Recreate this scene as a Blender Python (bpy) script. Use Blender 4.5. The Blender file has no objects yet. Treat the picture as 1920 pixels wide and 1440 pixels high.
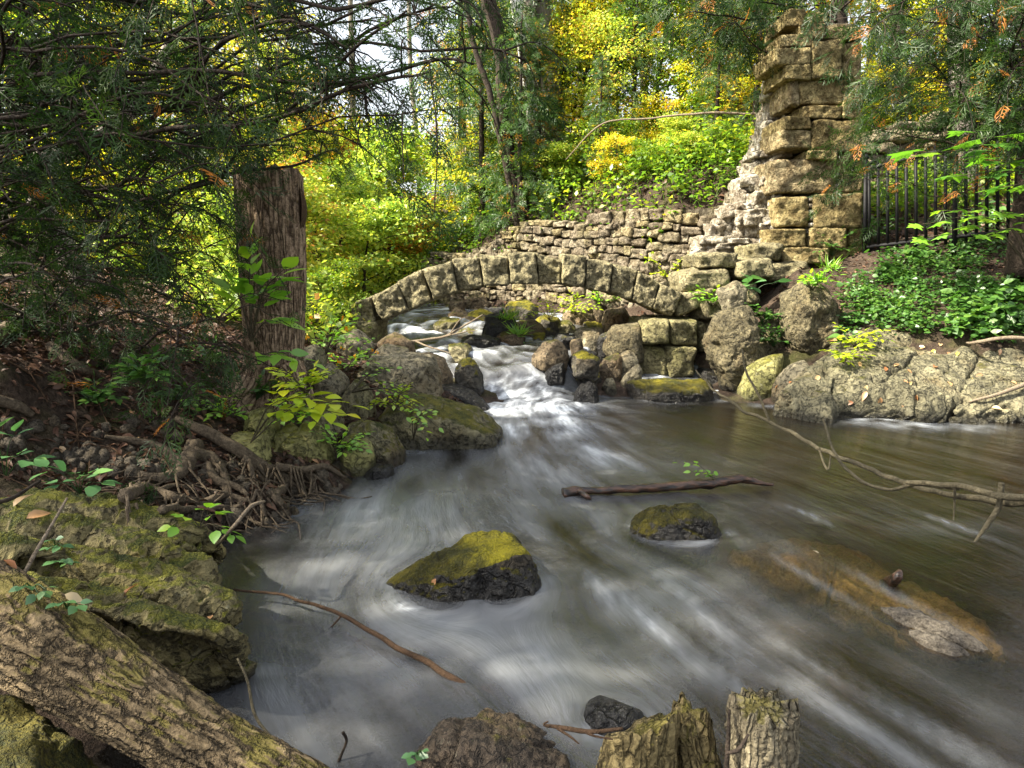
import bpy, bmesh, math, random
import numpy as np
from mathutils import Vector
random.seed(5)
rng = np.random.default_rng(11)
SC = bpy.context.scene
COL = SC.collection
F = 1280.0; PITCH = math.radians(9.8); CAMZ = 1.4
CP, SP = math.cos(PITCH), math.sin(PITCH)

# ---------------------------------------------------------------- camera geometry helpers
def ray(px, py):
    r = (px - 960) / F; u = -(py - 720) / F
    return np.array([r, CP + u * SP, -SP + u * CP])
def W(px, py, d):
    v = ray(px, py); return np.array([0, 0, CAMZ]) + v * (d / v[1])
def G(px, py, z=0.0):
    v = ray(px, py); return np.array([0, 0, CAMZ]) + v * ((z - CAMZ) / v[2])

# ---------------------------------------------------------------- noise
def _perm(seed):
    r = np.random.default_rng(seed + 1000); p = r.permutation(256); return np.concatenate([p, p, p])
_PC = {}
_GR = np.array([[1,1,0],[-1,1,0],[1,-1,0],[-1,-1,0],[1,0,1],[-1,0,1],[1,0,-1],[-1,0,-1],[0,1,1],[0,-1,1],[0,1,-1],[0,-1,-1],[1,1,0],[-1,1,0],[0,-1,1],[0,-1,-1]], float)
def pn(P, seed=0):
    P = np.asarray(P, float)
    if seed not in _PC: _PC[seed] = _perm(seed)
    p = _PC[seed]
    fl = np.floor(P); I = fl.astype(int) & 255; f = P - fl
    w = f * f * f * (f * (f * 6 - 15) + 10)
    out = 0
    for dx in (0, 1):
        for dy in (0, 1):
            for dz in (0, 1):
                h = p[p[p[(I[:, 0] + dx) & 255] + ((I[:, 1] + dy) & 255)] + ((I[:, 2] + dz) & 255)] & 15
                g = _GR[h]
                n = g[:, 0] * (f[:, 0] - dx) + g[:, 1] * (f[:, 1] - dy) + g[:, 2] * (f[:, 2] - dz)
                ww = (w[:, 0] if dx else 1 - w[:, 0]) * (w[:, 1] if dy else 1 - w[:, 1]) * (w[:, 2] if dz else 1 - w[:, 2])
                out = out + n * ww
    return out
def fbm(P, o=4, seed=0, gain=.5):
    P = np.asarray(P, float); s = 0; a = 1
    for k in range(o):
        s = s + a * pn(P * 2 ** k + 17.3 * k, seed + k); a *= gain
    return s
def ridged(P, o=3, seed=0):
    P = np.asarray(P, float); s = 0; a = 1
    for k in range(o):
        s = s + a * (1 - 2 * np.abs(pn(P * 2 ** k + 9.1 * k, seed + k))); a *= .5
    return s / 1.75
def sstep(a, b, x):
    t = np.clip((x - a) / (b - a), 0, 1); return t * t * (3 - 2 * t)
def nrm(v):
    return v / (np.linalg.norm(v, axis=-1, keepdims=True) + 1e-12)

# ---------------------------------------------------------------- mesh / object helpers
def make_mesh(name, V, faces, mat, smooth=True, fattr=None, vattr=None):
    me = bpy.data.meshes.new(name)
    V = np.asarray(V, np.float32)
    if isinstance(faces, np.ndarray): faces = [faces]
    faces = [np.asarray(f, np.int32) for f in faces if len(f)]
    nl = sum(f.size for f in faces); nf = sum(len(f) for f in faces)
    me.vertices.add(len(V)); me.vertices.foreach_set('co', V.ravel())
    me.loops.add(nl); me.polygons.add(nf)
    me.loops.foreach_set('vertex_index', np.concatenate([f.ravel() for f in faces]))
    st = []; o = 0
    for f in faces:
        st.append(o + np.arange(len(f)) * f.shape[1]); o += f.size
    me.polygons.foreach_set('loop_start', np.concatenate(st).astype(np.int32))
    me.update(calc_edges=True)
    me.polygons.foreach_set('use_smooth', np.full(nf, smooth))
    for k, a in (fattr or {}).items():
        at = me.attributes.new(k, 'FLOAT', 'FACE'); at.data.foreach_set('value', np.asarray(a, np.float32))
    for k, a in (vattr or {}).items():
        at = me.attributes.new(k, 'FLOAT', 'POINT'); at.data.foreach_set('value', np.asarray(a, np.float32))
    me.validate()
    if mat: me.materials.append(mat)
    return me
def link(name, me, loc=(0, 0, 0), parent=None):
    o = bpy.data.objects.new(name, me); COL.objects.link(o); o.location = loc
    if parent: o.parent = parent
    return o
def tag(o, label=None, cat=None, group=None, kind=None):
    if label: o['label'] = label
    if cat: o['category'] = cat
    if group: o['group'] = group
    if kind: o['kind'] = kind
    return o
def thing(name, label, cat, loc, group=None):
    return tag(link(name, None, tuple(loc)), label, cat, group)
def add(name, V, faces, mat, parent=None, loc=None, **kw):
    """V in world space; stored relative to the parent's location (or own origin loc)."""
    V = np.asarray(V, float)
    if parent is not None:
        me = make_mesh(name, V - np.array(parent.location), faces, mat, **kw); return link(name, me, (0, 0, 0), parent)
    if loc is None:
        loc = np.array([V[:, 0].mean(), V[:, 1].mean(), V[:, 2].min()])
    me = make_mesh(name, V - np.array(loc), faces, mat, **kw)
    return link(name, me, tuple(loc))
class Bag:
    """collects pieces for ONE mesh"""
    def __init__(s): s.V = []; s.Q = []; s.T = []; s.n = 0; s.rq = []; s.rt = []
    def add(s, V, Q=None, T=None, r=0.0):
        V = np.asarray(V, float)
        if Q is not None and len(Q):
            s.Q.append(np.asarray(Q) + s.n); s.rq.append(np.full(len(Q), r) if np.isscalar(r) else np.asarray(r))
        if T is not None and len(T):
            s.T.append(np.asarray(T) + s.n); s.rt.append(np.full(len(T), r) if np.isscalar(r) else np.asarray(r))
        s.V.append(V); s.n += len(V)
    def faces(s):
        f = []
        if s.Q: f.append(np.concatenate(s.Q))
        if s.T: f.append(np.concatenate(s.T))
        return f
    def build(s, name, mat, parent=None, smooth=True, loc=None):
        return add(name, np.concatenate(s.V), s.faces(), mat, parent, loc, smooth=smooth, fattr={'rnd': np.concatenate(s.rq + s.rt)})
    def mesh(s, name, mat, smooth=True):
        return make_mesh(name, np.concatenate(s.V), s.faces(), mat, smooth, {'rnd': np.concatenate(s.rq + s.rt)})

def frames(P):
    P = np.asarray(P, float)
    T = nrm(np.gradient(P, axis=0))
    a = np.array([0, 0, 1.]) if abs(T[0][2]) < .9 else np.array([1., 0, 0])
    N = np.zeros_like(P); n = nrm(np.cross(T[0], a))
    for i in range(len(P)):
        n = nrm(n - T[i] * np.dot(n, T[i])); N[i] = n
    return T, N, np.cross(T, N)
def spline(P, n):
    P = np.asarray(P, float); m = len(P)
    if m == 2: return P[0] + (P[1] - P[0]) * np.linspace(0, 1, n)[:, None]
    E = np.vstack([2 * P[0] - P[1], P, 2 * P[-1] - P[-2]])
    t = np.linspace(0, m - 1 - 1e-9, n); i = t.astype(int); f = (t - i)[:, None]
    p0, p1, p2, p3 = E[i], E[i + 1], E[i + 2], E[i + 3]
    return .5 * (2 * p1 + (p2 - p0) * f + (2 * p0 - 5 * p1 + 4 * p2 - p3) * f ** 2 + (3 * p1 - p0 - 3 * p2 + p3) * f ** 3)
def tube(P, R, seg=6, cap=True, disp=None):
    """quads + tri caps; disp(theta(N,seg), s(N,1)) -> radius multiplier"""
    P = np.asarray(P, float); n = len(P)
    R = np.broadcast_to(np.asarray(R, float), (n,)) if np.ndim(R) == 0 or len(np.atleast_1d(R)) == n else np.interp(np.linspace(0, 1, n), np.linspace(0, 1, len(R)), R)
    T, N, B = frames(P)
    th = np.linspace(0, 2 * np.pi, seg, endpoint=False)
    s = np.concatenate([[0], np.cumsum(np.linalg.norm(np.diff(P, axis=0), axis=1))])
    rr = R[:, None] * np.ones((1, seg))
    if disp is not None: rr = disp(rr, th[None, :] + 0 * rr, s[:, None] + 0 * rr)
    V = P[:, None, :] + rr[..., None] * (np.cos(th)[None, :, None] * N[:, None, :] + np.sin(th)[None, :, None] * B[:, None, :])
    V = V.reshape(-1, 3)
    i = np.arange(n - 1)[:, None] * seg; j = np.arange(seg)[None, :]; k = (np.arange(seg) + 1)[None, :] % seg
    Q = np.stack([i + j, i + k, i + seg + k, i + seg + j], -1).reshape(-1, 4)
    Tt = np.zeros((0, 3), int)
    if cap:
        V = np.vstack([V, P[0], P[-1]]); a, b = n * seg, n * seg + 1
        j = np.arange(seg); k = (j + 1) % seg
        Tt = np.vstack([np.stack([np.full(seg, a), k, j], -1), np.stack([np.full(seg, b), (n - 1) * seg + j, (n - 1) * seg + k], -1)])
    return V, Q, Tt
_ICO = {}
def ico(l):
    if l not in _ICO:
        bm = bmesh.new(); bmesh.ops.create_icosphere(bm, subdivisions=l, radius=1)
        V = np.array([v.co[:] for v in bm.verts]); T = np.array([[v.index for v in f.verts] for f in bm.faces]); bm.free()
        _ICO[l] = (nrm(V), T)
    return _ICO[l]
_CUB = {}
def cubegrid(n):
    if n not in _CUB:
        bm = bmesh.new(); bmesh.ops.create_cube(bm, size=2)
        bmesh.ops.subdivide_edges(bm, edges=bm.edges[:], cuts=n, use_grid_fill=True)
        bm.verts.index_update()
        V = np.array([v.co[:] for v in bm.verts]); Q = np.array([[v.index for v in f.verts] for f in bm.faces]); bm.free()
        _CUB[n] = (V, Q)
    return _CUB[n]
def block(c8, n=6, k=7., amp=.02, fr=4., seed=0, o=3):
    """stone from 8 corners c8[ix][iy][iz] -> array (2,2,2,3): x, y(depth), z"""
    U, Q = cubegrid(n)
    m = np.abs(U).max(1); kk = (np.abs(U) ** k).sum(1) ** (1 / k)
    U = U * (m / kk)[:, None]
    t = (U + 1) / 2
    c8 = np.asarray(c8, float); V = 0
    for a in (0, 1):
        for b in (0, 1):
            for c in (0, 1):
                V = V + ((t[:, 0] if a else 1 - t[:, 0]) * (t[:, 1] if b else 1 - t[:, 1]) * (t[:, 2] if c else 1 - t[:, 2]))[:, None] * c8[a, b, c]
    cen = V.mean(0); D = nrm(V - cen)
    size = np.linalg.norm(V - cen, axis=1).mean()
    V = V + D * (amp * fbm(V * fr, o, seed) + .35 * amp * ridged(V * fr * 2.3, 2, seed + 5))[:, None]
    return V, Q
def hull_planes(P):
    bm = bmesh.new()
    for p in P: bm.verts.new(p)
    bmesh.ops.convex_hull(bm, input=bm.verts[:])
    N = []; O = []
    for f in bm.faces:
        f.normal_update(); N.append(f.normal[:]); O.append(f.verts[0].co[:])
    bm.free(); return np.array(N), np.array(O)
def rock_mesh(P, lvl=4, p=14., amp=.03, fr=3., seed=0, strata=0., sdir=(0, 0, 1), sfr=9., ridge=.6, scoop=0., cuts=0, crack=0., cfr=1.7):
    P = np.asarray(P, float); c = P.mean(0)
    N, O = hull_planes(P)
    d = ((O - c) * N).sum(1)
    s = np.sign((d)); N = N * s[:, None]; d = np.abs(d) + 1e-4
    key = {}
    for n_, d_ in zip(N, d): key[tuple(np.round(np.append(n_, d_ / d.max()), 1))] = (n_, d_)
    N = np.array([v[0] for v in key.values()]); d = np.array([v[1] for v in key.values()])
    if cuts:
        g_ = np.random.default_rng(seed + 5000); cd = nrm(g_.normal(size=(cuts, 3)) * np.array([1, 1.2, .9])); sup = ((P - c) @ cd.T).max(0)
        N = np.vstack([N, cd]); d = np.append(d, sup * g_.uniform(.74, .93, cuts))
    D, T = ico(lvl)
    q = np.clip(D @ N.T, 0, None) / d
    r = 1.0 / ((q ** p).sum(1) ** (1 / p))
    V = c + D * r[:, None]
    # follow-up: normals
    sz = np.ptp(P, axis=0).mean()
    nz = amp * sz * (fbm(V * fr / max(sz, .2), 5, seed, .55) + ridge * ridged(V * fr * 1.7 / max(sz, .2), 3, seed + 3) * .6)
    if strata:
        sd = nrm(np.array(sdir, float)); h = V @ sd + .12 * sz * fbm(V * 1.2 / sz, 2, seed + 8)
        nz = nz + strata * sz * (ridged(np.stack([h * sfr, 0 * h, 0 * h + seed], -1) + .25 * V, 2, seed + 9))
    if scoop:
        nz = nz - scoop * sz * np.clip(fbm(V * 2.2 / sz, 2, seed + 21) - .15, 0, None)
    if crack:
        cw = V + .12 * np.stack([fbm(V * 3, 2, seed + 40), fbm(V * 3, 2, seed + 41), fbm(V * 3, 2, seed + 42)], -1)
        nz = nz - crack * np.exp(-(pn(cw * cfr, seed + 43) / .035) ** 2) - crack * .6 * np.exp(-(pn(cw * cfr * 2.1 + 4, seed + 44) / .045) ** 2)
    nn = mesh_normals(V, T)
    V = V + nn * nz[:, None]
    return V, T
def mesh_normals(V, T):
    n = np.cross(V[T[:, 1]] - V[T[:, 0]], V[T[:, 2]] - V[T[:, 0]])
    N = np.zeros_like(V)
    for k in range(3): np.add.at(N, T[:, k], n)
    return nrm(N)
def poly_pts(poly, d, t, fs=.62, bs=.72, dip=.12):
    """outline in photo pixels at distance d -> solid point cloud with real thickness"""
    Q = np.array([W(x, y, d) for x, y in poly])
    c = Q.mean(0); h = np.ptp(Q[:, 2])
    Fr = c + (Q - c) * fs + np.array([0, -t, -dip * h]); Bk = c + (Q - c) * bs + np.array([0, t, -dip * .5 * h])
    F2 = c + (Q - c) * .88 + np.array([0, -t * .6, -dip * .4 * h]); B2 = c + (Q - c) * .9 + np.array([0, t * .6, 0])
    return np.vstack([Q, Fr, Bk, F2, B2])

# ---------------------------------------------------------------- material helper
class M:
    def __init__(s, name):
        s.m = bpy.data.materials.new(name); s.m.use_nodes = True; s.t = s.m.node_tree; s.t.nodes.clear()
        s.out = s.t.nodes.new('ShaderNodeOutputMaterial')
    def n(s, typ, ins=None, **kw):
        nd = s.t.nodes.new('ShaderNode' + typ)
        for k, v in kw.items(): setattr(nd, k, v)
        for k, v in (ins or {}).items(): s.set(nd.inputs[k], v)
        return nd
    def set(s, sock, v):
        if isinstance(v, bpy.types.NodeSocket): s.t.links.new(v, sock)
        elif isinstance(v, bpy.types.Node): s.t.links.new(v.outputs[0], sock)
        elif isinstance(v, tuple) and len(v) == 3 and sock.type == 'RGBA': sock.default_value = (*v, 1)
        else: sock.default_value = v
    def math(s, op, a, b=0., c=0., clamp=False):
        return s.n('Math', {0: a, 1: b, 2: c}, operation=op, use_clamp=clamp).outputs[0]
    def noise(s, vec, scale, detail=4., rough=.55, dist=0.):
        return s.n('TexNoise', {'Vector': vec, 'Scale': scale, 'Detail': detail, 'Roughness': rough, 'Distortion': dist}).outputs['Fac']
    def vor(s, vec, scale, feature='F1', rand=1.):
        return s.n('TexVoronoi', {'Vector': vec, 'Scale': scale, 'Randomness': rand}, feature=feature).outputs['Distance']
    def smooth(s, v, a, b, lo=0., hi=1.):
        return s.n('MapRange', {0: v, 1: a, 2: b, 3: lo, 4: hi}, interpolation_type='SMOOTHSTEP').outputs[0]
    def mix(s, f, a, b, bl='MIX'):
        nd = s.n('Mix', data_type='RGBA', blend_type=bl)
        s.set(nd.inputs[0], f); s.set(nd.inputs[6], a); s.set(nd.inputs[7], b); return nd.outputs[2]
    def ramp(s, f, stops):
        nd = s.n('ValToRGB', {0: f}); e = nd.color_ramp.elements
        while len(e) < len(stops): e.new(.5)
        for el, (p, c) in zip(e, stops): el.position = p; el.color = (*c, 1)
        return nd.outputs[0]
    def pos(s): return s.n('NewGeometry').outputs['Position']
    def normz(s): return s.n('SeparateXYZ', {0: s.n('NewGeometry').outputs['Normal']}).outputs[2]
    def posz(s): return s.n('SeparateXYZ', {0: s.pos()}).outputs[2]
    def attr(s, name): return s.n('Attribute', attribute_name=name).outputs['Fac']
    def vmul(s, v, k): return s.n('VectorMath', {0: v, 1: k}, operation='MULTIPLY').outputs[0]
    def bump(s, h, dist, strength=1., nrm=None):
        i = {'Height': h, 'Distance': dist, 'Strength': strength}
        if nrm is not None: i['Normal'] = nrm
        return s.n('Bump', i).outputs[0]
    def principled(s, col, rough=.8, normal=None, spec=.3):
        i = {'Base Color': col, 'Roughness': rough, 'Specular IOR Level': spec}
        if normal is not None: i['Normal'] = normal
        return s.n('BsdfPrincipled', i).outputs[0]
    def done(s, sh): s.t.links.new(sh, s.out.inputs['Surface']); return s.m

def rock_mat(name, dark, light, moss=.5, mosscol=((.035, .045, .006), (.16, .14, .015)), wet=None, sc=1., bump=1., warm=(.16, .11, .05), nzw=.8):
    m = M(name); P = m.pos()
    a = m.noise(P, 5 * sc, 6, .65); b = m.noise(P, 22 * sc, 5, .7); c = m.noise(P, 2.1 * sc, 3)
    col = m.ramp(m.math('ADD', m.math('MULTIPLY', a, .6), m.math('MULTIPLY', b, .4)), [(.34, dark), (.5, tuple((x + y) / 2 for x, y in zip(dark, light))), (.66, light)])
    col = m.mix(m.smooth(c, .5, .72, 0, .6), col, warm)
    cr = m.vor(m.n('VectorMath', {0: P, 1: m.vmul(m.n('TexNoise', {'Vector': P, 'Scale': 6. * sc, 'Detail': 3.}).outputs['Color'], (.25, .25, .25))}, operation='ADD').outputs[0], 5 * sc, 'DISTANCE_TO_EDGE')
    crk = m.smooth(cr, 0., .035, 1, 0)
    pit = m.smooth(m.noise(P, 27 * sc, 4, .62), .52, .64)
    col = m.mix(m.math('MULTIPLY', crk, .45), col, tuple(x * .35 for x in dark)); col = m.mix(m.math('MULTIPLY', pit, .65), col, tuple(x * .5 for x in dark))  # cracks and pits: dirt plus crevice shade painted into the colour
    lich = m.smooth(m.noise(P, 14 * sc, 4, .7), .6, .7)
    col = m.mix(m.math('MULTIPLY', lich, .35), col, (.36, .34, .24))
    h = m.math('ADD', m.math('MULTIPLY', b, .7), m.math('MULTIPLY', a, 1.2)); h = m.math('SUBTRACT', h, m.math('MULTIPLY', crk, .25)); h = m.math('SUBTRACT', h, m.math('MULTIPLY', pit, .32))
    nz = m.normz()
    mo = m.math('ADD', m.math('ADD', m.math('MULTIPLY', nz, nzw), m.math('MULTIPLY', m.noise(P, 4.2 * sc, 5, .65), 1.1)), m.math('MULTIPLY', b, .4))
    th = 1.75 - moss
    mk = m.smooth(mo, th - .12, th + .14)
    fine = m.noise(P, 120, 3, .7)
    mc = m.mix(m.smooth(m.math('ADD', m.math('MULTIPLY', m.noise(P, 7, 4, .6), .6), m.math('MULTIPLY', fine, .4)), .38, .62), mosscol[0], mosscol[1])
    col = m.mix(mk, col, mc)
    h = m.math('ADD', h, m.math('MULTIPLY', mk, m.math('MULTIPLY', fine, .55)))
    rough = .85
    if wet is not None:
        w = m.smooth(m.math('ADD', m.posz(), m.math('MULTIPLY', m.noise(P, 9, 3), -.09)), wet - .05, wet + .03, 1, 0)
        col = m.mix(m.math('MULTIPLY', w, .8), col, m.mix(.5, (.012, .011, .012), m.mix(1., col, (.25, .25, .25), 'MULTIPLY')))
        rough = m.math('SUBTRACT', .85, m.math('MULTIPLY', w, .55))
    return m.done(m.principled(col, rough, m.bump(h, .045 * bump, 1.), .35))
def leaf_mat(name, cols, trans=.5, tcol=1.25, gloss=.04, objrand=.25, rough=.45):
    m = M(name)
    f = m.attr('rnd')
    if objrand:
        f = m.math('ADD', f, m.math('MULTIPLY', m.math('SUBTRACT', m.n('ObjectInfo').outputs['Random'], .5), objrand), clamp=True)
    n_ = len(cols); col = m.ramp(f, [(p, c) for p, c in cols])
    tc = m.mix(1., col, (tcol, tcol * 1.02, tcol * .75), 'MULTIPLY')
    sh = m.n('MixShader', {0: trans, 1: m.n('BsdfDiffuse', {'Color': col}).outputs[0], 2: m.n('BsdfTranslucent', {'Color': tc}).outputs[0]}).outputs[0]
    if gloss:
        sh = m.n('MixShader', {0: gloss, 1: sh, 2: m.n('BsdfGlossy', {'Color': (1, 1, 1), 'Roughness': rough}).outputs[0]}).outputs[0]
    return m.done(sh)
def bark_mat(name, dark, light, along='Z', sc=1., moss=0., bump=1.):
    m = M(name); P = m.pos()
    st = {'Z': (1, 1, .16), 'X': (.2, 1, 1), 'N': (1, 1, 1)}[along]
    v = m.vmul(P, st)
    a = m.noise(v, 26 * sc, 5, .65, .4); b = m.noise(v, 70 * sc, 4, .7); r = m.math('ABSOLUTE', m.math('SUBTRACT', m.math('MULTIPLY', a, 2), 1))
    col = m.ramp(m.math('ADD', m.math('MULTIPLY', a, .55), m.math('MULTIPLY', b, .45)), [(.36, dark), (.52, tuple((x + y) / 2 for x, y in zip(dark, light))), (.66, light)])
    cv = m.attr('cav')
    col = m.mix(m.smooth(m.noise(P, 3, 3), .5, .7, 0, .35), col, tuple(x * .6 for x in light))
    if moss:
        k = m.smooth(m.math('ADD', m.math('MULTIPLY', m.normz(), .3), m.noise(P, 9, 5, .65)), .78 - moss * .3, .9 - moss * .3)
        col = m.mix(m.math('MULTIPLY', k, .85), col, m.mix(b, (.05, .055, .008), (.2, .18, .03)))
    h = m.math('ADD', m.math('MULTIPLY', r, 1.), m.math('MULTIPLY', b, .6))
    return m.done(m.principled(col, .88, m.bump(h, .012 * bump, 1.), .2))

def plate_mat(name, dark, light, ku, kv, moss=0., bump=1., flat=.5, warp=.6, cs=.8):
    m = M(name); P = m.pos(); n3 = m.n('TexNoise', {'Vector': P, 'Scale': 11., 'Detail': 5., 'Roughness': .65}).outputs['Color']
    v = m.n('CombineXYZ', {0: m.math('MULTIPLY', m.attr('bu'), ku), 1: m.math('MULTIPLY', m.attr('bv'), kv), 2: m.math('MULTIPLY', m.attr('bw'), ku)}).outputs[0]
    v = m.n('VectorMath', {0: v, 1: m.vmul(n3, (warp, warp, warp))}, operation='ADD').outputs[0]
    e = m.vor(v, 1., 'DISTANCE_TO_EDGE'); cell = m.n('TexVoronoi', {'Vector': v, 'Scale': 1.}).outputs['Color']; cr = m.n('SeparateColor', {0: cell}).outputs[0]
    crk = m.smooth(e, .01, .13, 1, 0); a_ = m.noise(P, 40, 5, .7); b_ = m.noise(P, 130, 3, .7)
    col = m.ramp(m.math('ADD', m.math('MULTIPLY', a_, .6), m.math('ADD', m.math('MULTIPLY', b_, .25), m.math('MULTIPLY', cr, .15))), [(.36, dark), (.5, tuple((x + y) / 2 for x, y in zip(dark, light))), (.66, light)])
    crk = m.math('MULTIPLY', crk, m.smooth(m.noise(P, 17, 3, .6), .36, .56))
    col = m.mix(m.math('MULTIPLY', crk, cs), col, tuple(x * .35 for x in dark))
    if moss:
        k = m.smooth(m.math('ADD', m.math('MULTIPLY', m.normz(), .3), m.noise(P, 9, 5, .65)), .78 - moss * .3, .9 - moss * .3)
        col = m.mix(m.math('MULTIPLY', k, .7), col, m.mix(a_, (.06, .06, .012), (.24, .20, .04)))
    h = m.math('ADD', m.math('MULTIPLY', m.smooth(e, 0., .22), 1.), m.math('ADD', m.math('MULTIPLY', cr, flat), m.math('ADD', m.math('MULTIPLY', a_, .5), m.math('MULTIPLY', b_, .2))))
    return m.done(m.principled(col, .9, m.bump(h, .014 * bump, 1.), .2))
def bark_attrs(n, seg, R0, L):
    """round / along coordinates for a tube mesh of n rings (plus its 2 cap points)"""
    th = np.tile(np.linspace(0, 2 * np.pi, seg, endpoint=False), n); s = np.repeat(np.linspace(0, L, n), seg)
    z = np.zeros(2); return {'bu': np.concatenate([np.cos(th) * R0, z]), 'bw': np.concatenate([np.sin(th) * R0, z]), 'bv': np.concatenate([s, [0, L]])}
# ---------------------------------------------------------------- materials
LIMEDK, LIMELT = (.055, .045, .028), (.27, .23, .145)
m_rock_dry = rock_mat('rock_dry', (.065, .055, .037), (.34, .295, .19), .12, wet=.06)
m_rock_mossy = rock_mat('rock_mossy', (.065, .057, .034), (.33, .29, .16), .42, wet=.05)
m_rock_green = rock_mat('rock_green', (.08, .075, .028), (.40, .37, .14), .3, wet=.04, warm=(.25, .24, .07), mosscol=((.06, .065, .008), (.25, .23, .025)))
m_rock_wet = rock_mat('rock_wet', (.012, .012, .013), (.07, .066, .06), .12, wet=.5, warm=(.05, .045, .035))
m_rock_stream = rock_mat('rock_stream', (.022, .02, .016), (.13, .115, .09), .58, wet=.13, mosscol=((.045, .05, .004), (.30, .25, .012)))
m_midrock = rock_mat('moss_capped_rock', (.012, .011, .010), (.10, .09, .07), .2, wet=.1, mosscol=((.06, .06, .004), (.34, .29, .012)), nzw=1.4)
m_rock_brown = rock_mat('rock_brown', (.05, .035, .02), (.22, .165, .10), .22, wet=.1, warm=(.2, .11, .035))
m_ledge = rock_mat('mossy_ledge_rock', (.05, .04, .02), (.32, .27, .12), .46, wet=.03, mosscol=((.028, .042, .004), (.20, .19, .018)), warm=(.28, .21, .055), bump=1.1)
m_slab = rock_mat('slab_rock', (.045, .042, .027), (.30, .27, .165), .14, wet=.03, sc=1.1, bump=1.4)
m_tufa = rock_mat('tufa_rock', (.045, .038, .021), (.27, .225, .125), .12, wet=.08, sc=1.3, bump=1.7)
m_bridge = rock_mat('bridge_stone', (.065, .056, .029), (.36, .31, .175), -.1, sc=1.2, bump=1.0, warm=(.21, .18, .08))
m_pier = rock_mat('pier_stone', (.07, .06, .028), (.38, .335, .16), .05, wet=.06, sc=1.2, bump=1.2, warm=(.2, .19, .06))
m_mound = rock_mat('mossy_mound', (.03, .026, .014), (.15, .11, .05), .75, mosscol=((.03, .035, .005), (.16, .13, .015)), bump=1.4)

def wall_mat(name, cols, bump=1.):
    m = M(name); P = m.pos(); r = m.attr('rnd')
    a = m.noise(P, 9, 6, .68); b = m.noise(P, 34, 4, .7)
    base = m.ramp(r, cols)
    col = m.mix(m.smooth(a, .35, .65), m.mix(1., base, (.42, .38, .33), 'MULTIPLY'), base)
    col = m.mix(m.math('MULTIPLY', m.smooth(b, .55, .7), .6), col, m.mix(1., base, (.3, .28, .22), 'MULTIPLY'))
    col = m.mix(m.math('MULTIPLY', m.smooth(m.noise(P, 2.2, 4), .52, .7), .5), col, (.17, .15, .06))
    pit = m.smooth(m.noise(P, 19, 4, .65), .5, .62); col = m.mix(m.math('MULTIPLY', pit, .55), col, m.mix(1., base, (.22, .19, .15), 'MULTIPLY'))  # pits coloured darker for dirt and for painted-in shade of the hollows
    h = m.math('SUBTRACT', m.math('ADD', m.math('MULTIPLY', a, 1.1), m.math('MULTIPLY', b, .7)), m.math('MULTIPLY', pit, .35))
    return m.done(m.principled(col, .9, m.bump(h, .06 * bump, 1.), .2))
m_wall = wall_mat('wall_stone', [(0, (.2, .165, .12)), (.3, (.31, .26, .19)), (.6, (.39, .34, .25)), (.85, (.44, .37, .21)), (1, (.26, .225, .175))])
m_pillar = wall_mat('pillar_stone', [(0, (.34, .27, .125)), (.5, (.48, .39, .19)), (1, (.44, .36, .22))], 1.3)
m_rubble = wall_mat('rubble_stone', [(0, (.46, .40, .32)), (.5, (.60, .55, .45)), (1, (.68, .64, .55))], 1.4)
m_mortar = wall_mat('old_mortar', [(0, (.10, .085, .06)), (1, (.14, .12, .085))])

m_iron = M('black_iron'); m_iron = m_iron.done(m_iron.principled((.006, .006, .007), .6, None, .2))
m_bark_stump = plate_mat('stump_bark', (.095, .058, .035), (.56, .41, .27), 34, 5.5, 0, 1.5, .3)
m_bark_dark = bark_mat('dark_bark', (.012, .009, .007), (.065, .048, .036), 'N', .8)
m_bark_grey = bark_mat('grey_bark', (.10, .085, .07), (.34, .30, .26), 'Z', .6)
m_bark_log = plate_mat('log_bark', (.04, .029, .017), (.27, .20, .115), 30, 8, .25, 1.7, .7, 2.2, .85)
m_bark_rot = plate_mat('rotten_wood', (.05, .037, .017), (.32, .25, .115), 36, 14, .25, .9, .6, 1.3, .55)
m_bark_rot2 = plate_mat('grey_rotten_wood', (.07, .056, .037), (.34, .29, .19), 45, 6, .15, .7, .4, 1.3, .5)
m_root = bark_mat('root_bark', (.04, .029, .02), (.18, .14, .095), 'N', 1.2)
m_twig = bark_mat('twig_bark', (.10, .075, .05), (.36, .29, .21), 'N', 2)
m_twig_brown = bark_mat('brown_twig_bark', (.045, .026, .015), (.14, .085, .05), 'N', 2)
m_twig_green = bark_mat('lichen_twig_bark', (.04, .034, .02), (.165, .14, .09), 'N', 2)
m_wetwood = M('wet_wood'); _p = m_wetwood.pos(); _a = m_wetwood.noise(m_wetwood.vmul(_p, (.3, 1, 1)), 40, 4)
m_wetwood = m_wetwood.done(m_wetwood.principled(m_wetwood.ramp(_a, [(.4, (.012, .009, .007)), (.7, (.12, .06, .035))]), .28, m_wetwood.bump(_a, .01), .5))
m_bark_wet = bark_mat('wet_bark', (.02, .016, .013), (.22, .19, .15), 'N', 1.6)
m_sunkwood = bark_mat('sunken_wood', (.13, .10, .055), (.48, .39, .26), 'N', 1.2, 0)
def birch():
    m = M('birch_bark'); P = m.pos()
    b = m.noise(m.vmul(P, (3, 3, 14)), 1.2, 4, .7); c = m.noise(P, 2, 3)
    col = m.mix(m.smooth(b, .55, .68), (.62, .60, .56), (.1, .085, .07)); col = m.mix(m.smooth(c, .5, .8), col, (.3, .28, .24))
    return m.done(m.principled(col, .7))
m_birch = birch()

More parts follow.
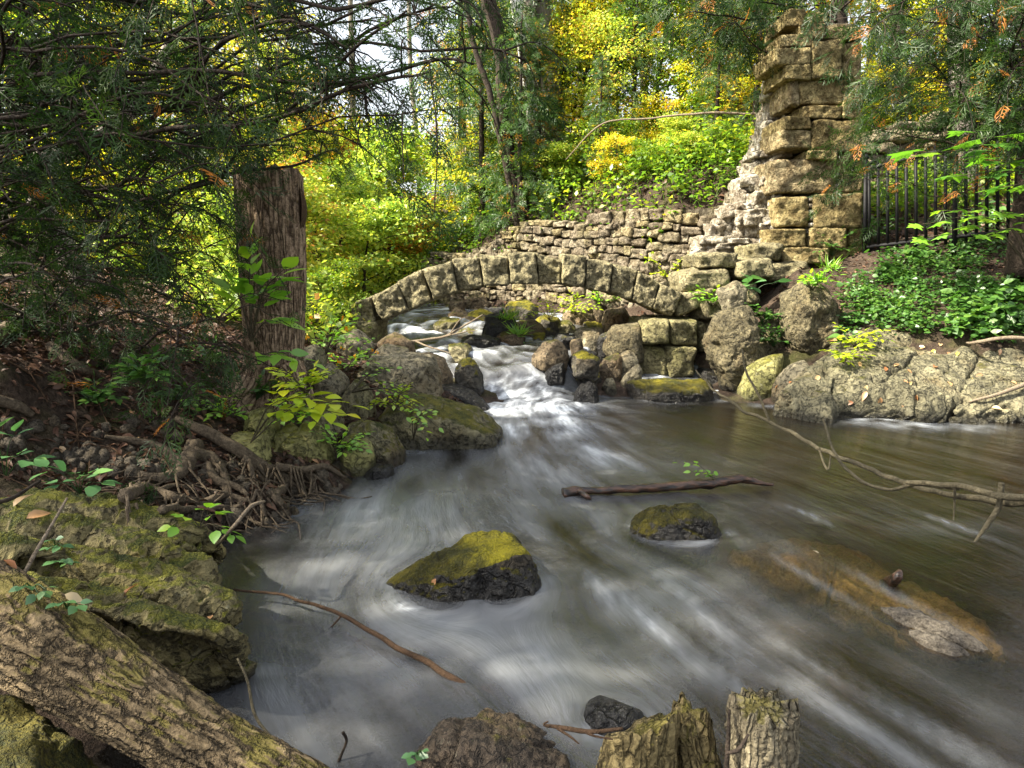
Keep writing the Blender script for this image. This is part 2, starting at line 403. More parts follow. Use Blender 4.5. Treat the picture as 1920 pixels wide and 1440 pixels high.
# foliage
m_cedar = leaf_mat('cedar_leaf', [(0, (.008, .022, .006)), (.5, (.026, .064, .010)), (.88, (.06, .105, .016)), (.95, (.10, .14, .03)), (1, (.38, .15, .03))], .4, 1.3, .02, 0)
m_cedar_bg = leaf_mat('cedar_leaf_light', [(0, (.03, .075, .022)), (.5, (.06, .13, .03)), (.86, (.13, .20, .03)), (1, (.34, .17, .02))], .45, 1.4, .03, .2)
m_leaf_green = leaf_mat('leaf_green', [(0, (.07, .16, .015)), (.5, (.18, .30, .02)), (.8, (.38, .44, .025)), (1, (.62, .48, .03))], .55, 1.35, .03)
m_leaf_yellow = leaf_mat('leaf_yellow', [(0, (.20, .30, .02)), (.45, (.52, .52, .025)), (.8, (.72, .53, .03)), (1, (.68, .30, .02))], .55, 1.35, .03)
m_leaf_orange = leaf_mat('leaf_orange', [(0, (.12, .19, .02)), (.35, (.36, .36, .03)), (.7, (.55, .27, .03)), (1, (.5, .12, .03))], .55, 1.3, .03)
m_leaf_pale = leaf_mat('leaf_pale', [(0, (.14, .27, .04)), (.45, (.32, .43, .05)), (.8, (.55, .56, .07)), (.95, (.68, .5, .06)), (1, (.55, .28, .08))], .5, 1.3, .03)
m_leaf_bright = leaf_mat('leaf_bright', [(0, (.14, .34, .03)), (.6, (.27, .52, .03)), (.9, (.42, .56, .03)), (1, (.6, .55, .03))], .5, 1.3, .06, .1)
m_leaf_maple = leaf_mat('leaf_maple', [(0, (.06, .18, .02)), (.6, (.14, .32, .02)), (.9, (.3, .42, .02)), (1, (.5, .46, .03))], .5, 1.3, .05, .1)
m_leaf_yellowgreen = leaf_mat('leaf_yellowgreen', [(0, (.22, .38, .02)), (.6, (.48, .56, .02)), (1, (.66, .6, .02))], .5, 1.3, .05, .1)
m_cover = leaf_mat('ground_cover_leaf', [(0, (.03, .085, .015)), (.5, (.06, .16, .02)), (.9, (.13, .24, .03)), (1, (.3, .34, .03))], .4, 1.3, .05, 0)
m_herb = leaf_mat('herb_leaf', [(0, (.05, .14, .05)), (.6, (.09, .22, .07)), (1, (.18, .32, .07))], .4, 1.2, .06, .1)
m_flower = leaf_mat('orange_petal', [(0, (.75, .30, .01)), (1, (.8, .45, .02))], .3, 1.2, .02, 0)
m_litter = leaf_mat('leaf_litter', [(0, (.03, .016, .011)), (.5, (.085, .045, .03)), (.8, (.15, .088, .058)), (.95, (.24, .13, .075)), (1, (.4, .3, .12))], .12, 1.1, .02, 0)
m_deadleaf = leaf_mat('dead_leaf', [(0, (.30, .12, .045)), (.4, (.42, .22, .09)), (.8, (.5, .38, .2)), (1, (.55, .40, .06))], .2, 1.1, .06, .6)
m_pebble = rock_mat('pebbles', (.05, .04, .03), (.22, .18, .13), -.2, sc=3)

# ---------------------------------------------------------------- terrain
def wl(x, y):
    """water level"""
    x = np.asarray(x, float); y = np.asarray(y, float)
    yb = 7.05 + .25 * np.clip(np.abs(x - .15) - .3, 0, 1) + 1.0 * sstep(.65, 1.1, x)
    z = .30 * sstep(yb - .05, yb + .5, y) + .14 * sstep(7.7, 8.6, y) + .20 * sstep(8.6, 11, y) + .12 * sstep(11, 15, y)
    return z
def gz(px, py, z): return tuple(G(px, py, z))
CTRL = []
def c3(*pts):
    for p in pts: CTRL.append(tuple(p))
# bed
for x, y in [(.3, .9), (1.6, 1.0), (3.4, 1.2), (0, 2), (1, 2.2), (2.5, 2.5), (4.2, 2.6), (-.3, 3.6), (.8, 3.6), (2.4, 4), (4.2, 4.2), (.0, 5), (1.2, 5.2), (2.6, 5.2), (4.6, 5.2), (.4, 6.3), (1.4, 6.6)]:
    CTRL.append((x, y, -.32))
c3((.3, 7.5, .12), (0, 8.3, .22), (-.9, 9.0, .28), (-1.6, 10.2, .4), (-2.2, 12.2, .55), (-2.8, 15, .7))
# left shore (just out of the water)
c3(gz(470, 1270, -.3), gz(440, 1340, -.3), gz(560, 1400, -.35), gz(500, 1150, -.3), gz(425, 1025, -.06), gz(560, 955, -.06), gz(655, 890, -.05), gz(760, 850, -.06), gz(930, 800, -.1), gz(905, 765, 0))
c3(gz(380, 985, .1), gz(500, 930, .12), gz(600, 880, .12), gz(700, 790, .2), gz(800, 730, .3))
c3(gz(120, 890, .36), gz(250, 900, .30), gz(380, 880, .25), gz(420, 800, .38), gz(220, 800, .5), gz(60, 800, .58), gz(0, 700, .85), gz(150, 660, .85), gz(330, 700, .65), gz(520, 790, .22), gz(600, 700, .5), gz(660, 640, .42), gz(650, 596, .62), W(690, 645, 8.1), W(690, 660, 7.8), gz(590, 575, .85))
c3((-.9, 1.3, -.25), (-1.2, 1.9, .0), (-2., 2., .35), (-1.4, .9, .15), (-.5, .7, -.25), (-2.5, .5, .5), (-4, 2.5, .7), (-5, 4.5, .95), (-5, 7, 1.25), (-3, 7.5, 1.0), (-8, 8, 1.7), (-6, 11, 1.6), (-3.3, 10, 1.05), (-4, 13, 1.5), (-9, 14, 2.2), (-3.6, 17, 1.6), (-12, 20, 3), (-2, 24, 2.3), (-10, 35, 4), (0, 40, 4), (14, 40, 8), (-30, 40, 8), (30, 40, 12), (-20, 10, 4), (-14, 3, 2))
# near bank (camera side)
c3((.2, .2, -.2), (1.0, .45, -.15), (2.5, .3, -.1), (0, -2, .3), (3, -2, .2), (-3, -3, .8), (6, -3, .6), (0, -8, 1), (9, -6, 1.5), (-10, -5, 2))
# right shore
c3((1.35, 7.35, .02), (1.0, 7.6, .12), (1.3, 7.9, .15), (2.3, 7.3, .05), (3.0, 6.7, .0), (3.6, 6.45, -.05), (4.6, 6.2, -.08), (5.6, 6., -.06), (7, 5.6, .05), (6, 4, -.2), (7.5, 3.5, .3), (8.5, 1, .5))
c3((2.6, 8.0, .12), (2.3, 7.7, .02), (3.2, 7.5, .42), (4.1, 7.4, .78), (5, 7.2, .85), (6.5, 6.8, 1.0), (8.5, 6, 1.4), (3.2, 8.2, .95), (4.3, 8.2, 1.15), (5.3, 8.0, 1.3), (6.5, 7.8, 1.5), (3.6, 8.7, 1.35), (4.7, 8.9, 1.6), (5.9, 8.8, 1.75), (7.5, 8.7, 2.0), (2.5, 8.6, .5))
c3((1., 8.6, .30), (.4, 9.6, .45), (1.6, 9.2, .42), (-.4, 10.7, .5), (-1.2, 12.3, .62), (1.8, 8.2, -.05), (2.1, 8.5, .0), (1.5, 7.9, -.05), (2.0, 7.6, -.08))
c3((2.6, 9.3, .4), (1.2, 10., .4), (-.3, 11.2, .42), (-1.9, 13.4, .62), (3.1, 9.2, .8))
# hill behind the retaining wall
WALLP = [W(1420, 500, 9.75), W(1250, 500, 10.0), W(1050, 500, 11.1), W(900, 500, 12.2), W(790, 500, 13.2)]
for _i, _p in enumerate(spline(WALLP, 9)):
    _t = W(960 + F * _p[0] / (_p[1] * .985 + .1), np.interp(_i, [0, 1, 2, 4, 6, 7, 8], [335, 370, 385, 400, 440, 465, 478]), _p[1])[2]
    c3((_p[0] - .05, _p[1] - .12, .36 if _i > 0 else .7), (_p[0] + .12, _p[1] + .4, _t - .12))
c3((4.6, 10.4, 2.1), (5.4, 10.4, 2.1), (7, 10.5, 2.3), (3.6, 12, 3.15), (2., 13.5, 3.0), (0, 15, 2.6), (5.6, 12.4, 2.7), (7.6, 12.4, 3.0), (6, 14, 4.3), (9, 13.5, 4.6), (4, 17, 5.0), (8, 19, 6.2), (0, 20, 3.5), (14, 16, 6.5), (12, 9, 3.2), (20, 25, 9), (4, 27, 6.5))
CT = np.array(CTRL); _A = np.linalg.norm(CT[:, None, :2] - CT[None, :, :2], axis=2) + np.eye(len(CT)) * .06
_A2 = np.block([[_A, np.ones((len(CT), 1))], [np.ones((1, len(CT))), np.zeros((1, 1))]])
_w = np.linalg.solve(_A2, np.append(CT[:, 2], 0))
def terr(x, y):
    x = np.atleast_1d(np.asarray(x, float)); y = np.atleast_1d(np.asarray(y, float))
    z = np.full(x.shape, _w[-1])
    for (cx, cy, _), w in zip(CT, _w[:-1]): z = z + w * np.hypot(x - cx, y - cy)
    P = np.stack([x, y, 0 * x], -1)
    z = z + .05 * fbm(P * .9, 3, 31) + .02 * fbm(P * 4, 3, 32)
    return z
def T1(x, y): return float(terr(x, y)[0])
def grid_mesh(X, Y, Z):
    n, m = X.shape; V = np.stack([X, Y, Z], -1).reshape(-1, 3)
    i = np.arange(n - 1)[:, None] * m; j = np.arange(m - 1)[None, :]
    Q = np.stack([i + j, i + j + 1, i + m + j + 1, i + m + j], -1).reshape(-1, 4)
    return V, Q
ty = np.concatenate([np.linspace(-9, 0, 14)[:-1], np.linspace(0, 10, 230)[:-1], np.linspace(10, 18, 90)[:-1], np.linspace(18, 70, 50)])
ts = np.linspace(-1, 1, 300); ts = np.sign(ts) * (.35 * np.abs(ts) + .65 * np.abs(ts) ** 1.6)
Yg = ty[:, None] + 0 * ts[None]; Xg = ts[None] * (np.abs(ty)[:, None] * 1.15 + 5.5)
Zg = terr(Xg.ravel(), Yg.ravel()).reshape(Xg.shape)
m = M('forest_soil'); P = m.pos()
a = m.noise(P, 7, 6, .7); b = m.noise(P, 40, 4, .7); c = m.noise(P, 1.3, 4)
col = m.ramp(m.math('ADD', m.math('MULTIPLY', a, .5), m.math('MULTIPLY', b, .5)), [(.36, (.015, .011, .008)), (.5, (.05, .034, .024)), (.66, (.125, .088, .064))])
g = m.smooth(c, .52, .66, 0, .5); col = m.mix(g, col, m.mix(b, (.03, .04, .01), (.10, .11, .02)))
bedf = m.smooth(m.posz(), -.16, -.02, 1, 0)
col = m.mix(bedf, col, m.ramp(m.noise(P, 5, 5, .65), [(.35, (.025, .015, .005)), (.6, (.10, .058, .016)), (.75, (.22, .13, .04))]))
m_soil = m.done(m.principled(col, .92, m.bump(m.math('ADD', a, m.math('MULTIPLY', b, .6)), .05), .2))
V, Q = grid_mesh(Xg, Yg, Zg)
ground = add('ground', V, Q, m_soil, loc=(0, 0, 0)); tag(ground, 'brown forest soil of the stream banks and hillside', 'ground', kind='structure')

# ---------------------------------------------------------------- water
ROCKW = []      # (x, y, radius) of rocks that stand in the pool: the flow parts round them
def build_water():
    xs = np.arange(-3.4, 8.2, .035); ys = np.concatenate([np.arange(-.6, 9, .035), np.arange(9, 16, .07)])
    X, Y = np.meshgrid(xs, ys); x, y = X.ravel(), Y.ravel()
    Z = wl(x, y)
    P = np.stack([x, y, 0 * x], -1)
    up = sstep(6.9, 7.4, y)
    z = x + 1j * y; zs, zk = .25 + 8.2j, 3.7 - 1.1j
    def vel(c): return 1 / (c - zs) - 1 / (c - zk)
    w_phi = np.log(np.abs(z - zs) + .05) - np.log(np.abs(z - zk) + .05)
    w_psi = np.angle((z - zs) * np.exp(1j * math.pi / 2)) - np.angle((z - zk) * np.exp(-1j * .75 * math.pi))
    for cx, cy, a in ROCKW:
        c = cx + 1j * cy; k = np.conj(vel(c)) * 0 + vel(c)
        dz = z - c; dz = np.where(np.abs(dz) < a * .6, a * .6 * dz / (np.abs(dz) + 1e-6), dz)
        w = a * a * np.conj(k) / dz
        w_phi = w_phi + w.real; w_psi = w_psi + w.imag
    psi = w_psi * (1 - up) + up * (x * .5 + .4 * np.sin(y * .8)); phi = w_phi * (1 - up) + up * y * .25
    st = fbm(np.stack([psi * 16, phi * 3.2, 0 * x], -1), 3, 41)
    st2 = fbm(np.stack([psi * 5, phi * 1.5, 0 * x + 3], -1), 3, 45)
    # cascade relief
    casc = sstep(6.95, 7.3, y) * (1 - sstep(10.5, 12, y))
    lump = fbm(np.stack([x * 1.9, y * 1.9, 0 * x], -1), 3, 43); fin = fbm(np.stack([x * 5, y * 4, 0 * x], -1), 3, 44)
    Z = Z + casc * (.07 * lump + .018 * fin) + (1 - casc) * (.012 * st2 + .006 * st)
    spl = np.exp(-(((x - .25) / .8) ** 2 + ((y - 6.7) / .45) ** 2)); Z = Z + .035 * spl * (fin + .5 * lump)
    # froth (real white water): cascade, tail of the cascade, edges
    foam = np.zeros_like(x)
    def blob(px, py, rx, ry, amp, z0=0.):
        nonlocal foam
        c = G(px, py, z0); foam = np.maximum(foam, amp * np.exp(-(((x - c[0]) / rx) ** 2 + ((y - c[1]) / ry) ** 2)))
    blob(1000, 765, .62, .5, 1.0); blob(980, 715, .7, .45, .8, .2); blob(1010, 800, .6, .7, .74); blob(1040, 860, .7, .9, .5)
    blob(860, 880, .9, .7, 0.235); blob(760, 960, .9, .7, 0.281); blob(900, 1000, 1.0, .7, 0.281); blob(1080, 960, .9, .6, 0.269); blob(640, 1080, .6, .55, 0.224); blob(800, 1200, .7, .5, 0.258)
    blob(640, 1280, .5, .4, 0.235); blob(1000, 1250, .6, .4, 0.258); blob(1150, 1100, .5, .45, 0.252); blob(1250, 1100, .5, .4, 0.180); blob(1350, 1010, .5, .5, 0.112); blob(1500, 950, .6, .3, 0.086)
    blob(1450, 1180, .4, .35, 0.129); blob(1600, 1270, .4, .3, 0.112); blob(1750, 1340, .4, .25, 0.069); blob(1100, 1330, .4, .25, 0.224); blob(1300, 1250, .4, .2, 0.215); blob(1750, 990, .4, .15, 0.069)
    blob(700, 1380, .4, .25, 0.196); blob(1240, 870, .6, .7, 0.103); blob(830, 850, .5, .2, 0.281)
    foam = np.maximum(foam, sstep(7.2, 7.6, y) * np.clip(.3 + .55 * lump + .55 * fin, .03, .7))
    foam = foam * np.clip(.86 + .75 * st + .75 * st2, .06, 1.5)
    for px, py, r, a in [(1500, 765, .2, .5), (1560, 780, .22, .55), (1640, 788, .3, .6), (1720, 797, .3, .5), (1800, 800, .25, .35), (1450, 760, .2, .4), (1380, 748, .25, .4), (1250, 750, .25, .35), (1170, 742, .2, .35), (1290, 1003, .12, .35), (830, 1122, .16, .3), (740, 1095, .15, .3), (1010, 1085, .12, .25), (760, 850, .2, .35), (560, 960, .15, .35), (490, 1260, .12, .3)]:
        c = G(px, py, 0.); d = np.exp(-(((x - c[0]) ** 2 + ((y - c[1]) * 1.6) ** 2) / r ** 2)); foam = np.maximum(foam, d * a * np.clip(.8 + 1.2 * fin, 0, 1.4))
    for px, py, wp, wf, a in [(1250, 1200, .022, .2, .46), (1330, 1250, .018, .22, .5), (1420, 1230, .022, .2, .42), (1500, 1290, .018, .22, .4), (1130, 1110, .02, .12, .4), (1250, 1090, .014, .16, .36), (1600, 1300, .014, .2, .3), (950, 1150, .02, .2, .34), (780, 1150, .02, .2, .3), (1090, 1340, .02, .12, .42), (1500, 960, .01, .1, .32), (1780, 980, .01, .09, .32), (640, 1130, .02, .2, .28), (1700, 1345, .014, .15, .24), (1520, 1085, .012, .14, .4), (1700, 1130, .012, .12, .3)]:
        c = G(px, py, 0.); k = np.argmin((x - c[0]) ** 2 + (y - c[1]) ** 2); near = np.hypot(x - c[0], y - c[1]) < 1.5
        foam = np.maximum(foam, near * a * np.exp(-((psi - psi[k] + .012 * st2) / wp) ** 2 - ((phi - phi[k]) / wf) ** 2) * np.clip(.9 + 1.1 * st, .1, 1.5))
    for cx, cy, a_ in ROCKW:
        rr_ = np.hypot(x - cx, (y - cy) * 1.25); an_ = pn(np.stack([x * 6, y * 6, 0 * x], -1), 49)
        foam = np.maximum(foam, .5 * np.exp(-((rr_ - a_ * 1.04 - .03 * an_) / .05) ** 2) * np.clip(.55 + 1.2 * an_ + .6 * st, 0, 1.2))
    shal = np.zeros_like(x)
    for px, py, r_ in [(1400, 1055, .14), (1450, 1075, .2), (1510, 1080, .28), (1570, 1095, .3), (1640, 1120, .28), (1700, 1150, .25), (1770, 1185, .2), (1830, 1220, .15)]:
        c = G(px, py, 0.); shal = np.maximum(shal, np.exp(-(((x - c[0]) ** 2 + (y - c[1]) ** 2) / r_ ** 2)))
    foam = foam * (1 - .45 * shal)
    V, Q = grid_mesh(X, Y, Z.reshape(X.shape))
    # keep only cells near the channel
    tz = terr(x, y); keep = (Z > tz - .05)
    kq = keep[Q].any(1)
    Q = Q[kq]; used = np.unique(Q); rem = np.full(len(V), -1); rem[used] = np.arange(len(used))
    m = M('stream_water'); ps, ph = m.attr('psi'), m.attr('phi')
    vec = m.n('CombineXYZ', {0: m.math('MULTIPLY', ps, 22.), 1: m.math('MULTIPLY', ph, 3.4), 2: 0.}).outputs[0]
    s1 = m.noise(vec, 1.6, 5, .62); s2 = m.noise(vec, .5, 3, .55); s3 = m.noise(vec, 5.5, 3, .6)
    h = m.math('ADD', m.math('MULTIPLY', s1, 1.), m.math('ADD', m.math('MULTIPLY', s2, 1.6), m.math('MULTIPLY', s3, .3)))
    nb = m.bump(h, .03, .36)
    fo = m.attr('foam')
    fo = m.math('MULTIPLY', fo, m.smooth(m.math('ADD', m.math('MULTIPLY', s1, .6), m.math('MULTIPLY', s2, .4)), .26, .68, .55, 1.12), clamp=True)
    turb = m.n('BsdfDiffuse', {'Color': m.mix(s2, (.010, .007, .003), (.028, .022, .012))}).outputs[0]
    sh_ = m.attr('shal')
    clear = m.n('BsdfTransparent', {'Color': m.mix(sh_, (.42, .29, .12), (.86, .76, .52))}).outputs[0]
    body = m.n('MixShader', {0: m.math('SUBTRACT', .26, m.math('MULTIPLY', sh_, .18)), 1: clear, 2: turb}).outputs[0]
    gl = m.n('BsdfGlossy', {'Color': (1, 1, 1), 'Roughness': .2, 'Normal': nb}).outputs[0]
    fr = m.n('Fresnel', {'IOR': 1.33, 'Normal': nb}).outputs[0]
    wat = m.n('MixShader', {0: m.math('ADD', m.math('MULTIPLY', fr, 1.0), .015, clamp=True), 1: body, 2: gl}).outputs[0]
    fd = m.n('BsdfDiffuse', {'Color': m.mix(m.smooth(fo, .3, .9), (.38, .40, .43), (.82, .86, .90)), 'Normal': nb}).outputs[0]
    m_water = m.done(m.n('MixShader', {0: fo, 1: wat, 2: fd}).outputs[0])
    o = add('water', V[used], rem[Q], m_water, loc=(0, 0, 0), vattr={'psi': psi[used], 'phi': phi[used], 'foam': np.clip(foam, 0, 1)[used], 'shal': shal[used]})
    tag(o, 'silky grey brown stream flowing down a small cascade into a pool', 'water', kind='structure')
    return o
# ---------------------------------------------------------------- boulders
def boulder(label, poly, mat, zb=None, d=None, t=.25, lvl=5, amp=.045, fr=2.8, p=28, seed=0, name='boulder', group=None, water=False, sink=.15, strata=0., sdir=(0, 0, 1), sfr=9., scoop=0., ridge=.6, cat='boulder', kids=None):
    Q = np.array(poly, float)
    if d is None:
        yb = Q[:, 1].max(); xb = Q[Q[:, 1].argmax(), 0]
        d = G(Q[:, 0].mean(), yb, zb)[1] + .75 * t
    P = poly_pts(poly, d, t)
    lo = P[P[:, 2] < P[:, 2].mean()].copy(); lo[:, 2] -= sink; P = np.vstack([P, lo])
    V, T = rock_mesh(P, lvl, p, amp, fr, seed, strata, sdir, sfr, ridge, scoop, cuts=7 if p >= 10 else 3, crack=.018 if lvl >= 6 else 0., cfr=2.6)
    o = add(name, V, T, mat); tag(o, label, cat, group)
    if water:
        s = V[np.abs(V[:, 2] - wl(V[:, 0], V[:, 1])) < .08]
        if len(s):
            c = s.mean(0); ROCKW.append((c[0], c[1], .5 * np.ptp(s[:, 0]) * .95))
    return o
GL, GR, GS = 'boulders on the left bank', 'boulders on the right bank', 'rocks in the stream'
# in the pool
P = [W(945, 990, 3.02), W(875, 1002, 3.05), W(770, 1062, 3.0), W(905, 992, 3.04), W(832, 1106, 2.73), W(878, 1074, 2.70), W(990, 1030, 2.78), W(1010, 1088, 2.9), W(800, 1085, 2.85), G(716, 1094, 0), G(768, 1113, 0), G(832, 1130, 0), G(1003, 1119, 0), G(1013, 1092, 0), W(975, 1020, 3.2), W(790, 1075, 3.25)]
P = np.array(P + [p - np.array([0, 0, .3]) for p in P[4:]])
V, T = rock_mesh(P, 7, 44, .028, 4.2, 3, ridge=.9, scoop=.05, crack=.01, cfr=3.); ROCKW.append((G(870, 1110, 0)[0], 2.85, .34))
tag(add('boulder', V, T, m_midrock), 'big moss-capped angular rock alone in the middle of the pool', 'boulder', GS)
boulder('low moss-covered rock in the pool below the floating branch', [(1176, 988), (1215, 965), (1265, 953), (1320, 950), (1338, 968), (1344, 992), (1310, 1008), (1265, 998), (1220, 992)], m_rock_stream, 0., t=.16, lvl=6, amp=.07, seed=4, water=True, group=GS)
boulder('mossy dark rock standing in the cascade', [(850, 692), (866, 672), (882, 669), (897, 686), (907, 714), (880, 716), (856, 702)], m_rock_stream, .22, t=.16, seed=5, group=GS)
boulder('square mossy block beside the foot of the cascade', [(1052, 698), (1060, 690), (1115, 686), (1128, 700), (1126, 730), (1100, 735), (1053, 735)], m_rock_stream, 0.02, t=.2, p=24, seed=6, group=GS)
boulder('dark pointed rock in front of the square mossy block', [(1072, 754), (1080, 730), (1104, 709), (1120, 725), (1124, 754)], m_rock_wet, 0., t=.12, p=20, seed=7, group=GS)
boulder('low wet rock breaking the water at the brink of the cascade', [(1022, 697), (1036, 681), (1056, 678), (1060, 694)], m_rock_wet, .28, t=.1, seed=8, group=GS)
boulder('flat dark rock behind the square mossy block', [(1060, 676), (1090, 655), (1120, 660), (1112, 684), (1066, 686)], m_rock_wet, .3, t=.14, seed=9, group=GS)
boulder('broad brown rock where the stream comes out from under the arch', [(998, 664), (1018, 642), (1042, 634), (1066, 658), (1064, 670)], m_rock_brown, .42, t=.2, seed=10, group=GS)
# left bank
boulder('angular yellow-green boulder beside the exposed roots', [(490, 832), (520, 800), (565, 790), (612, 800), (630, 842), (602, 876), (575, 884), (528, 870), (495, 852)], m_rock_green, .06, t=.22, lvl=6, p=24, amp=.05, seed=11, group=GL)
boulder('rounded olive boulder at the water edge beside the angular one', [(628, 852), (640, 815), (665, 803), (697, 820), (708, 852), (692, 878), (655, 882)], m_rock_green, .03, t=.17, lvl=5, p=8, seed=12, group=GL)
boulder('grey boulder with a wet black foot sloping into the pool', [(648, 792), (690, 783), (735, 812), (760, 850), (750, 870), (700, 876), (690, 830)], m_rock_mossy, 0., t=.2, lvl=6, p=20, seed=13, group=GL)
boulder('flat dark mossy stone wedged above the angular boulder', [(545, 782), (590, 748), (640, 760), (648, 788), (600, 804)], m_rock_mossy, .2, t=.2, seed=14, group=GL)
boulder('small yellowish stone at the foot of the broken trunk', [(458, 802), (470, 765), (500, 760), (522, 798), (500, 832)], m_rock_green, .25, t=.15, p=18, seed=15, group=GL)
boulder('low green stone behind the root tangle', [(412, 836), (440, 812), (492, 820), (505, 852), (470, 872)], m_rock_green, .2, t=.17, seed=16, group=GL)
boulder('wide flat slab with a mossy front edge jutting into the pool', [(690, 800), (720, 757), (770, 740), (830, 752), (900, 770), (945, 806), (930, 822), (870, 832), (800, 840), (750, 834)], m_rock_mossy, 0., t=.42, lvl=6, p=26, amp=.035, seed=17, group=GL)
boulder('large grey boulder with a bulging top left of the cascade', [(666, 692), (690, 668), (760, 664), (812, 672), (830, 700), (830, 757), (790, 752), (740, 738), (680, 718)], m_rock_dry, .22, t=.34, lvl=6, p=30, amp=.045, seed=18, group=GL, scoop=.15)
boulder('dark wet sloping rock between the large grey boulder and the cascade', [(822, 706), (850, 708), (890, 738), (920, 764), (880, 772), (828, 760)], m_rock_wet, 0., t=.22, p=22, seed=19, group=GL)
boulder('brown boulder behind the large grey boulder', [(760, 664), (800, 660), (832, 676), (848, 704), (828, 712), (795, 680)], m_rock_brown, .3, t=.22, seed=20, group=GL)
boulder('tilted grey block leaning beside the broken trunk', [(566, 652), (590, 644), (612, 664), (612, 682), (590, 704), (566, 708)], m_rock_dry, .5, t=.18, p=24, seed=21, group=GL)
boulder('long stone below the tilted grey block', [(588, 692), (625, 678), (652, 716), (645, 748), (600, 742)], m_rock_dry, .35, t=.2, seed=22, group=GL)
boulder('flat grey slab among the orange flowers', [(630, 632), (670, 618), (706, 650), (694, 668), (636, 664)], m_rock_dry, .5, t=.25, seed=23, group=GL)
boulder('upright stone left of the large grey boulder', [(640, 748), (665, 708), (692, 728), (705, 772), (660, 778)], m_rock_mossy, .25, t=.16, p=20, seed=24, group=GL)
boulder('grey stone under the flat slab of flowers', [(696, 668), (720, 645), (770, 655), (764, 672), (700, 690)], m_rock_dry, .45, t=.22, seed=25, group=GL)
boulder('small dark stone between the two boulders at the water edge', [(600, 884), (630, 868), (655, 882), (660, 896), (610, 902)], m_rock_brown, .0, t=.12, seed=26, group=GL)
boulder('little dark stone at the water edge under the grey boulder', [(680, 892), (705, 872), (735, 872), (740, 886), (700, 896)], m_rock_wet, .0, t=.09, seed=27, group=GL)
boulder('round stone half buried in the leaf litter', [(48, 862), (58, 834), (84, 832), (100, 848), (98, 866)], m_rock_green, .4, t=.07, p=8, lvl=4, seed=28, group=GL, sink=.06)
boulder('flat pale stone in the leaf litter below the cedar', [(196, 788), (210, 762), (240, 766), (252, 786), (230, 796)], m_rock_dry, .48, t=.1, lvl=4, seed=29, group=GL, sink=.06)
for i, (q, lb) in enumerate([([(705, 640), (740, 622), (772, 640), (780, 656), (712, 660)], 'brown stone holding driftwood left of the stream')]):
    boulder(lb, q, m_rock_brown, .5, t=.15, lvl=4, seed=60 + i, group=GL)
# the big ledge in the left foreground: layered, thick with moss
def gp(px, py, z): return G(px, py, z)
GA, GBv = np.array(G(0, 985, .46)), np.array(G(420, 1075, .27)); GD = nrm(GBv - GA); GT_ = nrm(-.8 * nrm(np.cross(np.cross(GD, [0, 0, 1.]), GD)) - nrm(np.cross([0, 0, 1.], GD)))
def ledge(label, P, seed, lvl, depth, group='slabs of the mossy ledge'):
    V, T = rock_mesh(np.array(P), lvl, 20, .018, 4., seed, 0, (0, 0, 1), 8., .7, .1)
    N = mesh_normals(V, T); q = np.stack([V @ GD * 1.1, V @ GT_ * 3.5, 0 * V[:, 0] + seed], -1)
    t = V @ GT_ * 5.6 + .33 * fbm(q * np.array([1.1, .3, 1]), 3, seed + 30) ; fr_ = t - np.floor(t)
    crev = np.exp(-((fr_ - .5) / .14) ** 2) * np.clip(.75 + 1.3 * pn(q * np.array([1.4, .5, 1.]) + 5, seed + 33), .0, 1.3)
    step = (fr_ - .5) * .7
    holes = np.clip(fbm(V * np.array([9, 9, 14]), 2, seed + 35) - .28, 0, 1) * 1.2
    V = V - N * (depth * (crev + step * .6 + holes) - .008 * fbm(V * 30, 3, seed + 36))[:, None]
    o = add('rock_ledge', V, T, m_ledge); tag(o, label, 'rock ledge', group); return o
ledge('long mossy upper slab of the ledge below the green seedlings', [gp(-60, 920, .52), gp(110, 905, .5), gp(240, 920, .44), gp(400, 1000, .30), gp(415, 1040, .2), gp(300, 1010, .34), gp(60, 960, .5), gp(-80, 1060, .5), gp(410, 1060, -.1), gp(200, 1000, -.1), gp(-100, 1100, -.1), gp(330, 1040, .25)], 70, 7, .085)
ledge('middle mossy slab of the ledge with deep grooves', [gp(-60, 980, .48), gp(120, 965, .46), gp(280, 1000, .4), gp(425, 1075, .26), gp(440, 1120, .18), gp(260, 1110, .36), gp(20, 1070, .44), gp(-90, 1180, .44), gp(430, 1150, -.15), gp(200, 1150, -.15), gp(-120, 1250, -.1), gp(395, 1050, .28)], 71, 7, .10)
ledge('thick mossy front slab of the ledge overhanging the pool', [gp(-40, 1060, .42), gp(150, 1070, .42), gp(330, 1085, .34), gp(440, 1110, .27), gp(476, 1155, .24), gp(482, 1215, .16), gp(440, 1180, .30), gp(300, 1180, .36), gp(60, 1120, .41), gp(478, 1270, -.02), gp(448, 1335, -.1), gp(300, 1330, -.1), gp(30, 1250, -.1), gp(-60, 1200, .1), gp(340, 1200, .32), gp(430, 1250, .17), gp(300, 1250, .2)], 72, 7, .085)
# corner mound
P = [gp(-80, 1290, .3), gp(40, 1330, .28), gp(170, 1420, .2), gp(230, 1500, .12), gp(-60, 1500, .34), gp(60, 1420, .34), gp(-100, 1700, .3), gp(200, 1700, .1), gp(-150, 1400, -.1), gp(250, 1600, -.1)]
V, T = rock_mesh(np.array(P), 6, 9, .06, 3, 73)
tag(add('mossy_mound', V, T, m_mound), 'brown mossy hump of earth under the fallen log', 'mound')
